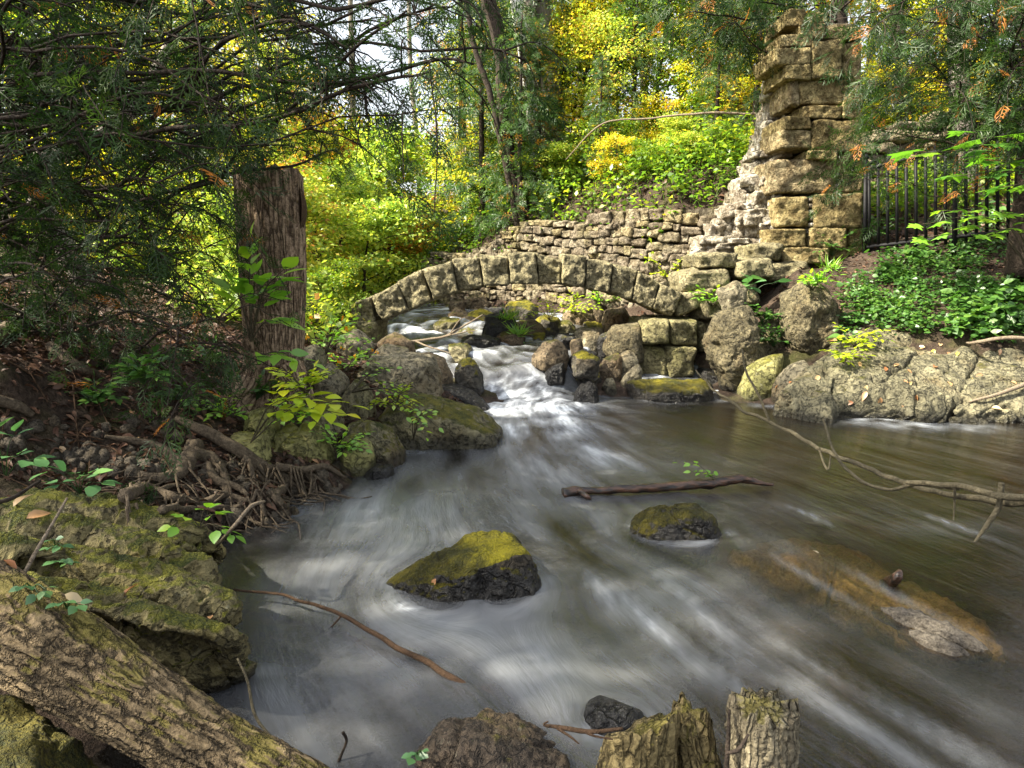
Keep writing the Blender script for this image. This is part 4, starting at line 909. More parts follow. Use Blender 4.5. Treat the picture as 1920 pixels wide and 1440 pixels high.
wood('curved_twig', 'black curved twig lying between the two right stumps', 'twig', [W(1360, 1412, 1.5), W(1385, 1405, 1.5), W(1404, 1376, 1.52)], [.003, .006, .003], m_bark_dark)
# branches in and over the water
def wz(px, py, z=0.0): return G(px, py, z)
fl = wood('floating_branch', 'wet dark branch lying in the pool with a forked broken end', 'branch', [wz(1056, 924, .02), wz(1100, 920, .025), wz(1180, 917, .03), wz(1260, 912, .035), wz(1330, 907, .05), wz(1390, 900, .06), wz(1450, 908, .03)], [.036, .022, .026, .026, .029, .026, .009], m_wetwood, 14, 80, [([wz(1085, 921, .03), wz(1100, 930, .02), wz(1108, 938, -.01)], [.018, .01])], rough=.3, branch_name='fork')
P = [wz(1305, 694, .42), W(1340, 730, 5.9), W(1400, 772, 5.2), W(1480, 808, 4.6), W(1560, 850, 4.1), W(1640, 885, 3.7), W(1720, 912, 3.4), W(1800, 932, 3.15), W(1880, 940, 2.95), W(2000, 938, 2.7), W(2150, 900, 2.4)]
P[0] = W(1305, 694, 6.4)
wood('fallen_branch', 'long bare branch arching over the water from the right edge', 'branch', P, [.007, .010, .012, .014, .014, .014, .014, .016, .018, .024], m_twig_green, 8, 90,
     [([W(1445, 796, 4.85), W(1425, 745, 4.9), W(1400, 700, 4.95), W(1391, 655, 5.0)], [.010, .009, .008, .006]),
      ([W(1800, 915, 3.1), W(1720, 908, 3.25), W(1660, 918, 3.4), W(1600, 890, 3.6), W(1565, 850, 3.75), W(1543, 786, 3.9)], [.012, .010, .009, .009, .008, .006]),
      ([W(1535, 838, 4.2), W(1545, 870, 4.15), W(1553, 880, 4.1), W(1558, 850, 4.1)], [.008, .007, .006, .005]),
      ([W(1700, 905, 3.25), W(1790, 910, 3.05), W(1880, 930, 2.85), W(1990, 938, 2.7)], [.012, .014, .016, .016]),
      ([W(1878, 905, 2.9), W(1872, 950, 2.9), W(1850, 985, 2.88), W(1828, 1016, 2.86)], [.012, .012, .01, .005]),
      ([W(1787, 908, 3.1), W(1790, 930, 3.1), W(1788, 975, 3.1)], [.008, .006, .003])])
wood('drowned_log', 'pale half sunken log with a snapped stub in the dark water', 'log', [wz(1370, 1046, -.04), wz(1450, 1078, -.125), wz(1560, 1112, -.215), wz(1690, 1155, -.185), wz(1800, 1205, -.13), wz(1855, 1232, -.06)], [.04, .11, .175, .15, .11, .05], m_sunkwood, 40, 120, [([wz(1665, 1095, -.03), wz(1682, 1082, .05), wz(1688, 1068, .08)], [.03, .02, .006], m_wetwood), ([wz(1640, 1148, -.03), wz(1700, 1165, -.005), wz(1770, 1195, .0), wz(1820, 1215, -.01), wz(1858, 1235, -.03)], [.02, .05, .055, .045, .015], m_bark_wet, 'bark'), ([wz(1690, 1188, -.03), wz(1740, 1205, .0), wz(1790, 1225, -.005), wz(1830, 1240, -.03)], [.02, .035, .035, .01], m_bark_wet, 'bark')], rough=.35, seed=850, branch_name='stub')
wood('drowned_log', 'second sunken log glowing ochre under the surface behind the pale one', 'log', [wz(1420, 1035, -.12), wz(1500, 1040, -.125), wz(1600, 1065, -.118), wz(1680, 1098, -.06)], [.04, .085, .085, .03], m_sunkwood, 30, 80, rough=.3, seed=860)
wood('drowned_stick', 'brown stick slanting into the pool beside the mossy ledge', 'stick', [wz(440, 1103, .06), wz(540, 1120, .055), wz(640, 1155, .04), wz(740, 1208, .02), wz(850, 1270, .0), wz(920, 1310, -.05), wz(985, 1355, -.09)], [.005, .006, .008, .01, .012, .011, .008], m_twig_brown, 8, 70, [([wz(640, 1155, .04), wz(625, 1172, .01), wz(615, 1180, -.02)], [.004, .003])])
wood('dead_branch', 'pale dead branch lying across the back of the pale ledge', 'branch', [hit(1806, 650)[0] + [0, -.05, .04], W(1840, 640, 6.6), W(1890, 634, 6.5), W(1990, 640, 6.4)], [.012, .018, .02, .022], m_twig, 8)
wood('dead_branch', 'brown dead branch lying on the mossy right shoulder of the ledge', 'branch', [hit(1814, 757)[0] + [0, -.02, .02], hit(1870, 742)[0] + [0, -.03, .03], hit(1925, 724)[0] + [0, -.03, .04]], [.01, .018, .022], m_twig, 8)
wood('driftwood', 'forked grey driftwood stranded on the stones left of the stream', 'driftwood', [W(695, 648, 7.9), W(760, 642, 8.0), W(830, 632, 8.1), W(868, 612, 8.15), W(905, 590, 8.2)], [.02, .018, .015, .013, .006], m_twig, 7, 40, [([W(825, 633, 8.1), W(860, 625, 8.1), W(895, 620, 8.1)], [.01, .008, .004]), ([W(780, 640, 8.0), W(810, 652, 7.9), W(846, 663, 7.85)], [.012, .01, .005]), ([W(845, 624, 8.1), W(862, 600, 8.15), W(878, 594, 8.2)], [.008, .006, .003])])
wood('pale_stick', 'pale thin stick leaning on the mossy ledge', 'stick', [W(38, 1092, 1.75), W(70, 1030, 1.85), W(102, 975, 1.95), W(126, 934, 2.05)], [.006, .006, .005, .004], m_twig, 6, 20)
wood('grey_stick', 'grey stick dipping into the water at the tip of the ledge', 'stick', [hit(410, 1030)[0] + [0, -.02, .02], W(440, 985, 2.6), W(470, 950, 2.75), W(496, 940, 2.85)], [.006, .008, .009, .006], m_twig, 6, 20)
wood('hanging_twig', 'thin bent twig hanging from the overhang of the ledge', 'twig', [W(445, 1235, 1.7), W(465, 1280, 1.66), W(480, 1340, 1.6), W(510, 1385, 1.56), W(540, 1408, 1.54)], [.003, .004, .004, .004, .003], m_twig_green, 6, 30)
wood('bent_twig', 'little black twig sticking up out of the water by the log', 'twig', [wz(628, 1445, -.02), W(640, 1415, 1.75), W(649, 1390, 1.76), W(642, 1374, 1.76)], [.006, .004, .004, .005], m_bark_dark, 6, 20)
wood('dry_twig', 'forked dry twig lying between the earthy boulder and the broad stump', 'twig', [W(1022, 1362, 1.62), W(1060, 1366, 1.6), W(1110, 1372, 1.58), W(1168, 1366, 1.56)], [.004, .006, .006, .004], m_twig_brown, 6, 20, [([W(1045, 1365, 1.6), W(1070, 1382, 1.58), W(1085, 1395, 1.57)], [.004, .002]), ([W(1030, 1363, 1.61), W(1020, 1358, 1.61), W(1028, 1352, 1.61)], [.003, .002]), ([W(1090, 1370, 1.59), W(1115, 1380, 1.57), W(1150, 1385, 1.56)], [.004, .002])])
wood('dark_stick', 'dark stick lying over the upper mossy slab in the corner', 'stick', [W(-40, 948, 2.3), W(20, 935, 2.4), W(75, 902, 2.6)], [.009, .008, .005], m_bark_dark, 6, 20)
# the fallen pole & roots of the left bank
wood('fallen_pole', 'straight brown fallen pole lying down the bank to the roots', 'pole', [hit(330, 800)[0] + [0, 0, .05], hit(390, 832)[0] + [0, 0, .07], hit(460, 868)[0] + [0, 0, .06], hit(520, 900)[0] + [0, 0, .03]], [.02, .035, .04, .025], m_root, 14, 50)
def bank(px, py, up=.02):
    p, n_, ob = hit(px, py); return p + np.array([0, -.02, up])
RT = [('thick forked root arching out of the bank', [(370, 842), (350, 880), (330, 900), (290, 905), (262, 892)], [.05, .045, .035, .025, .01], [([(365, 858), (400, 868), (420, 890), (428, 925), (432, 935)], [.04, .035, .03, .02, .01]), ([(350, 885), (300, 845), (240, 832), (200, 828)], [.03, .024, .016, .008])]),
      ('knotted pale root with a bent knee at the water', [(455, 870), (500, 890), (540, 905), (535, 920), (520, 935), (530, 955)], [.04, .035, .03, .028, .026, .02], [([(500, 885), (555, 890), (585, 905), (590, 925)], [.025, .02, .018, .012]), ([(530, 905), (555, 915), (575, 935)], [.02, .012, .008])]),
      ('long low root running along the bank above the ledge', [(240, 940), (280, 925), (330, 945), (380, 950), (430, 935), (470, 945)], [.03, .03, .026, .022, .018, .012], [([(300, 930), (330, 918), (370, 925)], [.016, .012, .008])]),
      ('thin root looping from the pole down to the water', [(470, 870), (480, 910), (492, 950), (500, 975)], [.016, .014, .012, .008], [([(485, 925), (470, 960), (450, 985)], [.01, .008, .005])]),
      ('brown root lying level at the foot of the bank', [(310, 965), (360, 962), (420, 960), (455, 955)], [.018, .018, .016, .01], [([(420, 960), (440, 975), (455, 990)], [.01, .008, .005])]),
      ('root reaching right under the angular boulder', [(520, 880), (570, 888), (610, 882), (650, 902)], [.024, .022, .018, .008], [([(560, 887), (590, 900), (610, 912)], [.012, .01, .005])]),
      ('short root stub below the thick forked root', [(390, 880), (410, 910), (445, 920), (470, 935)], [.03, .024, .02, .01], [])]
for i, (lb, p, r, kids) in enumerate(RT):
    wood('exposed_root', lb, 'root', [bank(*q, .03) for q in p], r, m_root, 12, 60, [([bank(*q, .03) for q in kp], kr) for kp, kr in kids], 'exposed roots on the left bank', .3, 870 + 9 * i, 'rootlet')
r = np.random.default_rng(88)
def fine_roots():
    b = Bag()
    for i in range(90):
        px, py = r.uniform(240, 600), 0; py = r.uniform(850, 960) if px < 480 else r.uniform(870, 940)
        p0 = bank(px, py, .02); a = r.uniform(-.4, 2.2); L = r.uniform(.1, .45); P = [p0]
        for k in range(4):
            a += r.normal() * .5; q = P[-1] + np.array([math.cos(a), -abs(math.sin(a)), 0]) * L / 4; q[2] = max(T1(q[0], q[1]), -.02) + .02 + r.uniform(0, .03); P.append(q)
        V, Q, T = tube(spline(P, 10), [.007, .003], 5); b.add(V, Q, T)
    o = b.build('fine_roots', m_root); tag(o, 'mat of fine tangled rootlets on the left bank', 'roots', kind='stuff')
fine_roots()
LG = [('grey fallen limb on the slope under the cedar', [(-20, 655), (40, 610), (75, 580), (110, 560)], [.05, .045, .04, .03]), ('dark limb pointing down to the leaf litter', [(100, 660), (150, 700), (190, 712)], [.03, .035, .012]), ('thin grey limb crossing the slope', [(180, 650), (210, 690), (240, 720)], [.02, .02, .01]), ('old limb half buried in leaves at the left edge', [(-10, 760), (40, 775), (70, 790)], [.03, .03, .015]), ('pale weathered limb lying at the left edge high on the slope', [(-20, 530), (30, 528), (70, 530)], [.035, .03, .02])]
for i, (lb, p, rr) in enumerate(LG):
    wood('fallen_limb', lb, 'limb', [bank(*q, .04) for q in p], rr, m_twig if i in (0, 4) else m_root, 10, 30, (), 'fallen limbs on the left slope', .15, 950 + i)

# ---------------------------------------------------------------- leaf geometry
def quads_leaf(P, D, N, L, Wd, fold=0.):
    """diamond leaves: arrays P,D,N (n,3), L,Wd (n,)"""
    D = nrm(D); S = nrm(np.cross(D, N)); N2 = np.cross(S, D); L = np.asarray(L)[:, None]; Wd = np.asarray(Wd)[:, None]
    m = P + D * L * .42
    V = np.stack([P, m + S * Wd * .5 + N2 * Wd * fold, P + D * L - N2 * L * .1, m - S * Wd * .5 + N2 * Wd * fold], 1).reshape(-1, 3)
    return V, np.arange(len(V)).reshape(-1, 4)
def leaf5(P, D, N, L, Wd, curl=.15, fold=.15):
    """finer leaf: folded along the midrib, 4 quads along"""
    D = nrm(D); S = nrm(np.cross(D, N)); N2 = np.cross(S, D)
    prof = [(0, .0), (.2, .75), (.45, 1.), (.72, .66), (1., .03)]
    rows = []
    for t, w in prof:
        c = P + D * (L * t)[:, None] - N2 * (L * curl * t * t)[:, None]; h = (Wd * .5 * w)[:, None]
        rows += [c - S * h + N2 * h * fold, c, c + S * h + N2 * h * fold]
    V = np.stack(rows, 1); n = len(P); base = np.arange(n)[:, None] * 15
    Q = np.concatenate([np.stack([base + 3 * i + j, base + 3 * i + j + 1, base + 3 * i + j + 4, base + 3 * i + j + 3], -1).reshape(-1, 4) for i in range(4) for j in (0, 1)])
    return V.reshape(-1, 3), Q, np.tile(np.arange(n), 8)
def maple(P, D, N, L):
    D = nrm(D); S = nrm(np.cross(D, N)); N2 = np.cross(S, D)
    out = [(0, .0), (-.12, .32), (.10, .26), (.22, .58), (.42, .24), (.58, .30), (.66, .13), (1., 0), (.66, -.13), (.58, -.30), (.42, -.24), (.22, -.58), (.10, -.26), (-.12, -.32)]
    vs = [P + D * (L * .35)[:, None]] + [P + D * (L * a)[:, None] + S * (L * b)[:, None] - N2 * (L * (.25 * abs(b) + .12 * a * a))[:, None] for a, b in out]
    V = np.stack(vs, 1); n = len(P); k = len(out) + 1; base = np.arange(n)[:, None] * k
    T = np.concatenate([np.hstack([base, base + 1 + i, base + 1 + (i + 1) % len(out)]) for i in range(len(out))])
    return V.reshape(-1, 3), T, np.tile(np.arange(n), len(out))
def rdir(n, g=None):
    g = g or rng; return nrm(g.normal(size=(n, 3)))
# cedar spray: flat fan, x along
def spray_proto(g, nb=9, sub=2, w=.016, droop=.25):
    P = []; Dd = []; L = []; Wd = []
    for i in range(nb):
        t = .08 + .9 * i / nb; sgn = 1 if i % 2 else -1
        ln = .52 * (1 - t) ** .7 * g.uniform(.8, 1.15) + .07; a = sgn * g.uniform(.6, .85)
        p = np.array([t, 0, -droop * t * t]); d = np.array([math.cos(a), math.sin(a), -.15])
        P.append(p); Dd.append(d); L.append(ln); Wd.append(w * 2.1)
        for k in range(sub):
            q = p + d * ln * (.3 + .35 * k); a2 = a + (1 if (k + i) % 2 else -1) * g.uniform(.5, .75)
            P.append(q); Dd.append([math.cos(a2), math.sin(a2), -.15]); L.append(ln * (.5 - .12 * k)); Wd.append(w * 1.9)
    P.append(np.zeros(3)); Dd.append([1, 0, -droop * .6]); L.append(1.05); Wd.append(w * 1.4)
    P = np.array(P); Dd = np.array(Dd, float); N = np.tile([0, 0, 1.], (len(P), 1)) + g.normal(size=(len(P), 3)) * .25
    V, Q = quads_leaf(P, Dd, N, np.array(L), np.array(Wd)); return V, Q
SPR = [spray_proto(np.random.default_rng(900 + i), 10, 2, .019) for i in range(5)]
SPRL = [spray_proto(np.random.default_rng(920 + i), 6, 1, .03) for i in range(4)]
def place_sprays(bag, P, D, N, S, protos, g, dead=.03):
    D = nrm(D); Y = nrm(np.cross(N, D)); Z = np.cross(D, Y); k = g.integers(0, len(protos), len(P))
    for i in range(len(protos)):
        s = np.where(k == i)[0]
        if not len(s): continue
        V0, Q0 = protos[i]
        V = P[s][:, None] + S[s][:, None, None] * (V0[None, :, 0:1] * D[s][:, None] + V0[None, :, 1:2] * Y[s][:, None] + V0[None, :, 2:3] * Z[s][:, None])
        n = len(V0); Q = (Q0[None] + (np.arange(len(s)) * n)[:, None, None]).reshape(-1, 4)
        rr = np.clip(g.beta(2, 2.4, len(s)) * .93, 0, .93); rr = np.where(g.random(len(s)) < dead, 1., rr)
        bag.add(V.reshape(-1, 3), Q, None, np.repeat(rr, len(Q0)))
def inpoly(x, y, poly):
    c = False; n = len(poly); j = n - 1
    for i in range(n):
        if (poly[i][1] > y) != (poly[j][1] > y) and x < (poly[j][0] - poly[i][0]) * (y - poly[i][1]) / (poly[j][1] - poly[i][1]) + poly[i][0]: c = not c
        j = i
    return c
# near cedars: trunk, limbs and sprays grown branch by branch
def near_cedar(label, trunk, trad, regions, seed, spr=(.09, .18), per=10, dead=.03, spread=.6, high=None):
    g = np.random.default_rng(seed)
    root = thing('cedar_tree', label, 'tree', trunk[0])
    tp = spline(trunk, 40); V, Q, T = tube(tp, trad, 14, True, lambda rr, th, s: rr * (1 + .1 * fbm(np.stack([np.cos(th) * 3, np.sin(th) * 3, s * 3], -1).reshape(-1, 3), 3, seed).reshape(rr.shape)))
    b = Bag(); b.add(V, Q, T); b.build('trunk', m_bark_dark, root)
    lb = Bag(); fb_ = Bag(); PP = []; DD = []
    for poly, d0, d1, nbr in regions:
        xs = [p[0] for p in poly]; ys = [p[1] for p in poly]; cnt = 0; tgt = []
        while len(tgt) < nbr:
            x, y = g.uniform(min(xs), max(xs)), g.uniform(min(ys), max(ys))
            if inpoly(x, y, poly):
                c = (x, y)
                if all((x - a) ** 2 + (y - e) ** 2 > (200 - cnt * .5) ** 2 * .12 for a, e in tgt) or cnt > 300: tgt.append(c)
                cnt += 1
        for x, y in tgt:
            e = W(x, y, g.uniform(d0, d1)); k = np.argmin(np.abs(tp[:, 2] - (e[2] + g.uniform(-.3, .45)))); s = tp[k]
            mid = (s + e) / 2 + np.array([g.normal() * .2, g.normal() * .25, g.uniform(-.5, .3)])
            B = spline([s, mid, e, e + (e - mid) * .25 + np.array([0, 0, -.06])], 26)
            B = B + .13 * np.stack([pn(B * 1.7, seed + 1), pn(B * 1.7, seed + 2), pn(B * 1.7, seed + 3)], -1)
            V, Q, T = tube(B, np.interp(np.linspace(0, 1, 26), [0, 1], [.014, .0035]) * g.uniform(.4, 1.3), 6); lb.add(V, Q, T)
            for q in range(per):
                t = g.uniform(.3, 1.) ** .8; i = min(25, int(t * 25)); p = B[i]; tan = nrm(B[min(i + 1, 25)] - B[max(i - 1, 0)])
                side = nrm(np.cross(tan, [0, 0, 1])) * g.choice([-1, 1]); d = nrm(tan * g.uniform(-.1, .9) + side * g.uniform(.1, 1.1) + np.array([0, 0, g.uniform(-.8, .55)]))
                L = g.uniform(.08, spread) * (1.25 - .5 * t); e2 = p + d * L + np.array([0, 0, -.25 * L])
                tw = spline([p, p + d * L * .5 + g.normal(size=3) * .06 * L + np.array([0, 0, .06 * L]), e2], 7)
                V, Q, T = tube(tw, [.0045, .0018], 4, False); lb.add(V, Q)
                for u in range(max(2, int(L / .075))):
                    w_ = tw[min(6, 1 + int(g.uniform(0, 5.99)))] if u else tw[6]; PP.append(w_ + g.normal(size=3) * .015); DD.append(d * .7 + g.normal(size=3) * .55 + np.array([0, 0, -.3]))
    PP = np.array(PP); DD = np.array(DD); n = len(PP); N = nrm(g.normal(size=(n, 3)) * .8 + np.array([0, 0, 1.]))
    place_sprays(fb_, PP, DD, N, g.uniform(*spr, n), SPR, g, dead)
    if high:  # extra crown masses out of view, added to keep sun off the pool
        for (hx, hy, hz, rx, ry, rz, hn, hs) in high:
            u = nrm(g.normal(size=(hn, 3))) * (g.random((hn, 1)) ** .45) * np.array([rx, ry, rz]); q = u + np.array([hx, hy, hz])
            place_sprays(fb_, q, nrm(u) + g.normal(size=(hn, 3)) * .5 + np.array([0, 0, -.4]), nrm(g.normal(size=(hn, 3)) * .8 + np.array([0, 0, 1.])), hs * g.uniform(.7, 1.3, hn), SPRL, g, dead)
            V, Q, T = tube(spline([tp[-1], (tp[-1] + np.array([hx, hy, hz])) / 2, (hx, hy, hz + rz * .7)], 14), [.09, .02], 8); lb.add(V, Q, T)
    lb.build('limbs', m_bark_dark, root); fb_.build('foliage', m_cedar, root, smooth=False)
    return root
A_ = [(-60, -60), (820, -60), (780, 90), (715, 220), (690, 260), (610, 250), (570, 200), (470, 210), (430, 200), (300, 260), (-60, 290)]
B_ = [(-60, 260), (280, 240), (350, 400), (340, 540), (385, 640), (360, 700), (300, 680), (180, 600), (-60, 540)]
near_cedar('dark cedar whose drooping boughs hang over the left bank', [(-4.3, 4.4, .8), (-4.2, 4.5, 2.), (-4.0, 4.6, 5.0)], [.16, .14, .09], [(A_, 3.0, 4.8, 62), ([(-60, -60), (560, -60), (420, 250), (-60, 300)], 3., 4.8, 18), ([(450, 250), (560, 250), (560, 300), (450, 300)], 4.6, 5., 1)], 1001, per=9, dead=.012, high=[(-6.2, 1.6, 7.6, 2.6, 3.4, 2.4, 2600, .42)])
near_cedar('low cedar with bare twisted limbs in front of the broken trunk', [(-4.9, 5.6, 1.0), (-4.7, 5.5, 1.8), (-4.4, 5.3, 3.8)], [.12, .10, .05], [(B_, 3.4, 5.0, 56)], 1002, per=9, dead=.025, high=[(-6.6, 4.4, 8.2, 2.2, 1.8, 2.2, 1100, .42)])
C_ = [(1640, -60), (1980, -60), (1980, 300), (1860, 260), (1790, 200), (1720, 110), (1660, 40)]
D_ = [(1620, 230), (1700, 190), (1780, 250), (1660, 330)]
near_cedar('cedar with rust tipped sprays hanging beside the pillar top', [(5.6, 7.6, 1.3), (5.5, 7.5, 3.), (5.3, 7.3, 6.2)], [.16, .15, .08], [(C_, 6.2, 8.2, 44), ([(1640, 200), (1720, 180), (1790, 250), (1670, 330), (1625, 290)], 7.6, 8.4, 5)], 1003, spr=(.15, .27), per=9, dead=.03, spread=.8)
near_cedar('cedar bough drooping over the top of the pillar from behind', [(4.6, 10.4, 2.1), (4.6, 10.3, 4.), (4.4, 10.1, 7.5)], [.15, .13, .07], [([(1240, -60), (1600, -60), (1480, -20), (1440, 40), (1400, 100), (1280, 70)], 8.9, 10.2, 18)], 1004, spr=(.2, .34), per=8, dead=.05, spread=.8)
# light leaning trunk seen through the cedar
wood('leaning_trunk', 'pale leaning trunk seen through the cedar boughs', 'tree trunk', [(-4.4, 7.2, 1.1), W(60, 330, 7.0), W(170, 268, 7.2), W(260, 190, 7.4), W(330, 60, 7.6)], [.12, .1, .09, .07, .05], m_bark_grey, 12, 60)

# ---------------------------------------------------------------- background trees
def proto_decid(g, H, crown0, rad, nleaf, lsize, mat, ncl=70, droopy=.3):
    """returns (trunk mesh, crown mesh), base at origin, height H"""
    tb = Bag(); tp = spline([(0, 0, -.3), (g.normal() * .1, g.normal() * .1, H * .35), (g.normal() * .25, g.normal() * .25, H * .7), (g.normal() * .3, g.normal() * .3, H * .97)], 24)
    V, Q, T = tube(tp, [.010 * H + .02, .008 * H, .003 * H], 9, True); tb.add(V, Q, T)
    P = []; D = []
    cl = []
    for c in range(ncl):
        u = g.random() ** .8; z = crown0 * H + (1 - crown0) * H * u; prof = math.sin(math.pi * min(1, .12 + .86 * u)) ** .6
        a = g.uniform(0, 2 * np.pi); rr = rad * prof * math.sqrt(g.random()) * g.uniform(.7, 1.15)
        k = np.argmin(np.abs(tp[:, 2] - (z - .25 * rr))); e = np.array([tp[k][0] + rr * math.cos(a), tp[k][1] + rr * math.sin(a), z])
        if rr > .3:
            B = spline([tp[k], (tp[k] + e) / 2 + [0, 0, .08 * rr], e], 7); V, Q, T = tube(B, [.004 * H, .006], 4, False); tb.add(V, Q)
        m = int(nleaf / ncl * g.uniform(.5, 1.5)); s = g.uniform(.2, .42) * rad * .5
        q = g.normal(size=(m, 3)) * np.array([s, s, s * .42]); P.append(e + q); D.append(q * np.array([1, 1, .2]) + g.normal(size=(m, 3)) * s * .6)
    P = np.concatenate(P); D = np.concatenate(D); n = len(P); D = nrm(D) + np.array([0, 0, -droopy])
    N = nrm(g.normal(size=(n, 3)) * .6 + np.array([0, 0, 1.])); L = lsize * g.uniform(.45, 1.4, n)
    V, Q = quads_leaf(P, D, N, L, L * .72, .1); cb = Bag(); cb.add(V, Q, None, np.clip(g.beta(2, 2, n) + .25 * fbm(P * .8, 2, 77), 0, 1))
    return tb, cb
def proto_cedar(g, H, rad, nsp, size):
    tb = Bag(); tp = spline([(0, 0, -.3), (0, 0, H * .5), (g.normal() * .1, 0, H)], 16); V, Q, T = tube(tp, [.016 * H, .003 * H], 8, True); tb.add(V, Q, T)
    P = []; D = []
    for c in range(nsp // 14):
        u = g.random() ** 1.25; z = .04 * H + .96 * H * u; r = rad * (1 - u) ** .75 * g.uniform(.55, 1.1) + .12; a = g.uniform(0, 2 * np.pi)
        for k in range(14):
            t = g.uniform(.3, 1.); q = np.array([r * t * math.cos(a), r * t * math.sin(a), z - .28 * r * t * t + .1 * r * t]) + g.normal(size=3) * .13; P.append(q)
            D.append(np.array([math.cos(a), math.sin(a), -.5]) + g.normal(size=3) * .5)
        B = np.array([[0, 0, z], [r * .5 * math.cos(a), r * .5 * math.sin(a), z], [r * math.cos(a), r * math.sin(a), z - .2 * r]]); V, Q, T = tube(B, [.012, .004], 3, False); tb.add(V, Q)
    P = np.array(P); D = np.array(D); n = len(P); cb = Bag()
    place_sprays(cb, P, D, nrm(g.normal(size=(n, 3)) * .7 + [0, 0, .8]), size * g.uniform(.7, 1.25, n), SPRL, g, .06); return tb, cb
PROTO = {}
def proto(kind):
    if kind in PROTO: return PROTO[kind]
    sh, mt = kind.rsplit('_', 1)
    mat = {'green': m_leaf_green, 'yellow': m_leaf_yellow, 'orange': m_leaf_orange, 'pale': m_leaf_pale, 'cedar': m_cedar_bg}[mt]
    sd = sum(map(ord, kind)); g = np.random.default_rng(sd)
    if sh.startswith('tall'): tb, cb = proto_decid(g, 9., .2, 2.4, 8000, .115, mat, 80)
    elif sh.startswith('young'): tb, cb = proto_decid(g, 4.5, .08, 1.5, 6500, .08, mat, 70)
    elif sh.startswith('bush'): tb, cb = proto_decid(g, 1.8, .0, 1.05, 5200, .07, mat, 42, .15)
    elif sh.startswith('ever'): tb, cb = proto_cedar(g, 7., 1.5, 1500, .34)
    bk = m_bark_grey if sh.startswith('tall') else m_bark_dark
    PROTO[kind] = (tb.mesh('trunk', bk), cb.mesh('crown', mat, False)); return PROTO[kind]
def tree(label, kind, px, d, s=1., name='deciduous_tree', cat='tree', group=None, rot=None, lean=(0, 0), zoff=0.):
    p = W(px, 500, d); z = T1(p[0], d) + zoff; tm, cm = proto(kind)
    root = thing(name, label, cat, (p[0], d, z), group); root.scale = (s,) * 3; root.rotation_euler = (lean[0], lean[1], rng.uniform(0, 6.28) if rot is None else rot)
    link('trunk', tm, (0, 0, 0), root); link('crown', cm, (0, 0, 0), root); return root
GT, GB = 'trees on the far slopes', 'bushes on the far bank'
TL = [  # label, kind, px, d, scale
 ('pale young tree rising from the undergrowth above the wall', 'young_pale', 1130, 12.9, .62), ('slight green tree on the slope midway between birch and pillar', 'young_green', 1230, 13.4, .8), ('lemon coloured young tree near the torn wall edge', 'young_yellow', 1340, 12.6, .58), ('tall pale green tree behind the leafy slope', 'tall_pale', 1270, 16, .8), ('pale tall tree filling the top between the birch and the maples', 'tall_pale', 1090, 18, .9),
 ('gold tree filling the gap behind the left cedars', 'tall_yellow', 150, 21, 1.0), ('pale gold tree far behind the broken trunk', 'tall_pale', 470, 25, 1.0), ('deep gold tree behind the orange maple', 'tall_yellow', 1400, 21, 1.1), ('pale tree high behind the maples', 'tall_pale', 1150, 25, 1.15), ('orange tree high on the slope left of the pillar top', 'tall_orange', 1500, 23, 1.1), ('gold tree behind the glowing yellow one', 'tall_yellow', 1820, 23, 1.1), ('yellow young tree low on the slope behind the wall', 'young_yellow', 1080, 13.6, .75), ('young gold tree left of the pillar, below the dark maple', 'young_yellow', 1370, 13.2, .75), ('pale young tree between the birch and the wall', 'young_pale', 1000, 14.5, .8), ('yellow young tree at the foot of the leaning dark trunk', 'young_yellow', 900, 15, .9),
 ('tall green tree deep in the wood behind the cedar boughs', 'tall_green', 60, 17, 1.0), ('tall yellow tree glowing behind the cedar boughs', 'tall_yellow', 250, 15, .9), ('golden tree left of the broken trunk', 'tall_yellow', 400, 19, .95),
 ('orange tinged young tree above the broken trunk', 'young_orange', 585, 15.5, .95), ('yellow green young tree right behind the broken trunk', 'young_pale', 500, 12, .8), ('young golden tree left of the clearing', 'young_yellow', 330, 11, .9), ('young green tree at the back of the left slope', 'young_green', 150, 10.5, 1.0), ('slender yellow tree at the left rim of the sky gap', 'tall_yellow', 560, 24, .8),
 ('tall yellow tree behind the leaning dark trunk', 'tall_yellow', 930, 26, .95), ('tall leafy tree behind the birch', 'tall_green', 1060, 22, 1.0), ('big maple turning gold on the slope above the wall', 'tall_yellow', 1200, 18, .95), ('orange maple in the upper middle of the slope', 'tall_orange', 1320, 17, .85), ('green maple in front of the golden one', 'young_green', 1130, 14.5, 1.15), ('golden young maple above the brown soil', 'young_yellow', 1290, 14.5, 1.1), ('dark maple left of the pillar', 'young_green', 1420, 14, 1.1), ('golden maple lit behind the pillar', 'tall_yellow', 1600, 17, .9), ('glowing yellow tree right of the pillar', 'tall_yellow', 1730, 18, .95), ('tall green tree at the right edge of the wood', 'tall_green', 1900, 16, .95), ('young yellow tree behind the broken wall', 'young_yellow', 1700, 14.5, 1.0), ('young orange tree up the right slope', 'young_orange', 1480, 16.5, 1.2),]
for lb, k, px, d, s in TL: tree(lb, k, px, d, s, 'deciduous_tree', 'tree', GT)
EV = [('cedar in front of the leaning dark trunk, at the wall', 905, 12.9, .66), ('cedar standing on the wall end before the birch foot', 975, 12.1, .52), ('cedar leaning over the wall below the leaning dark trunk', 870, 14.2, .95), ('dark cedar in front of the birch', 985, 13.6, .95), ('small cedar between the birch and the maples', 1050, 15, .85), ('cedar drooping on the slope left of the pillar', 1400, 12.2, .62), ('cedar on the slope above the middle of the wall', 1180, 13., .55), ('little cedar hanging over the wall corner', 1010, 12.4, .42), ('cedar at the left end of the clearing', 395, 9.5, .55), ('young cedar above the torn wall edge', 1330, 11.4, .36), ('tiny cedar beside the wall top', 1120, 11.9, .28)]
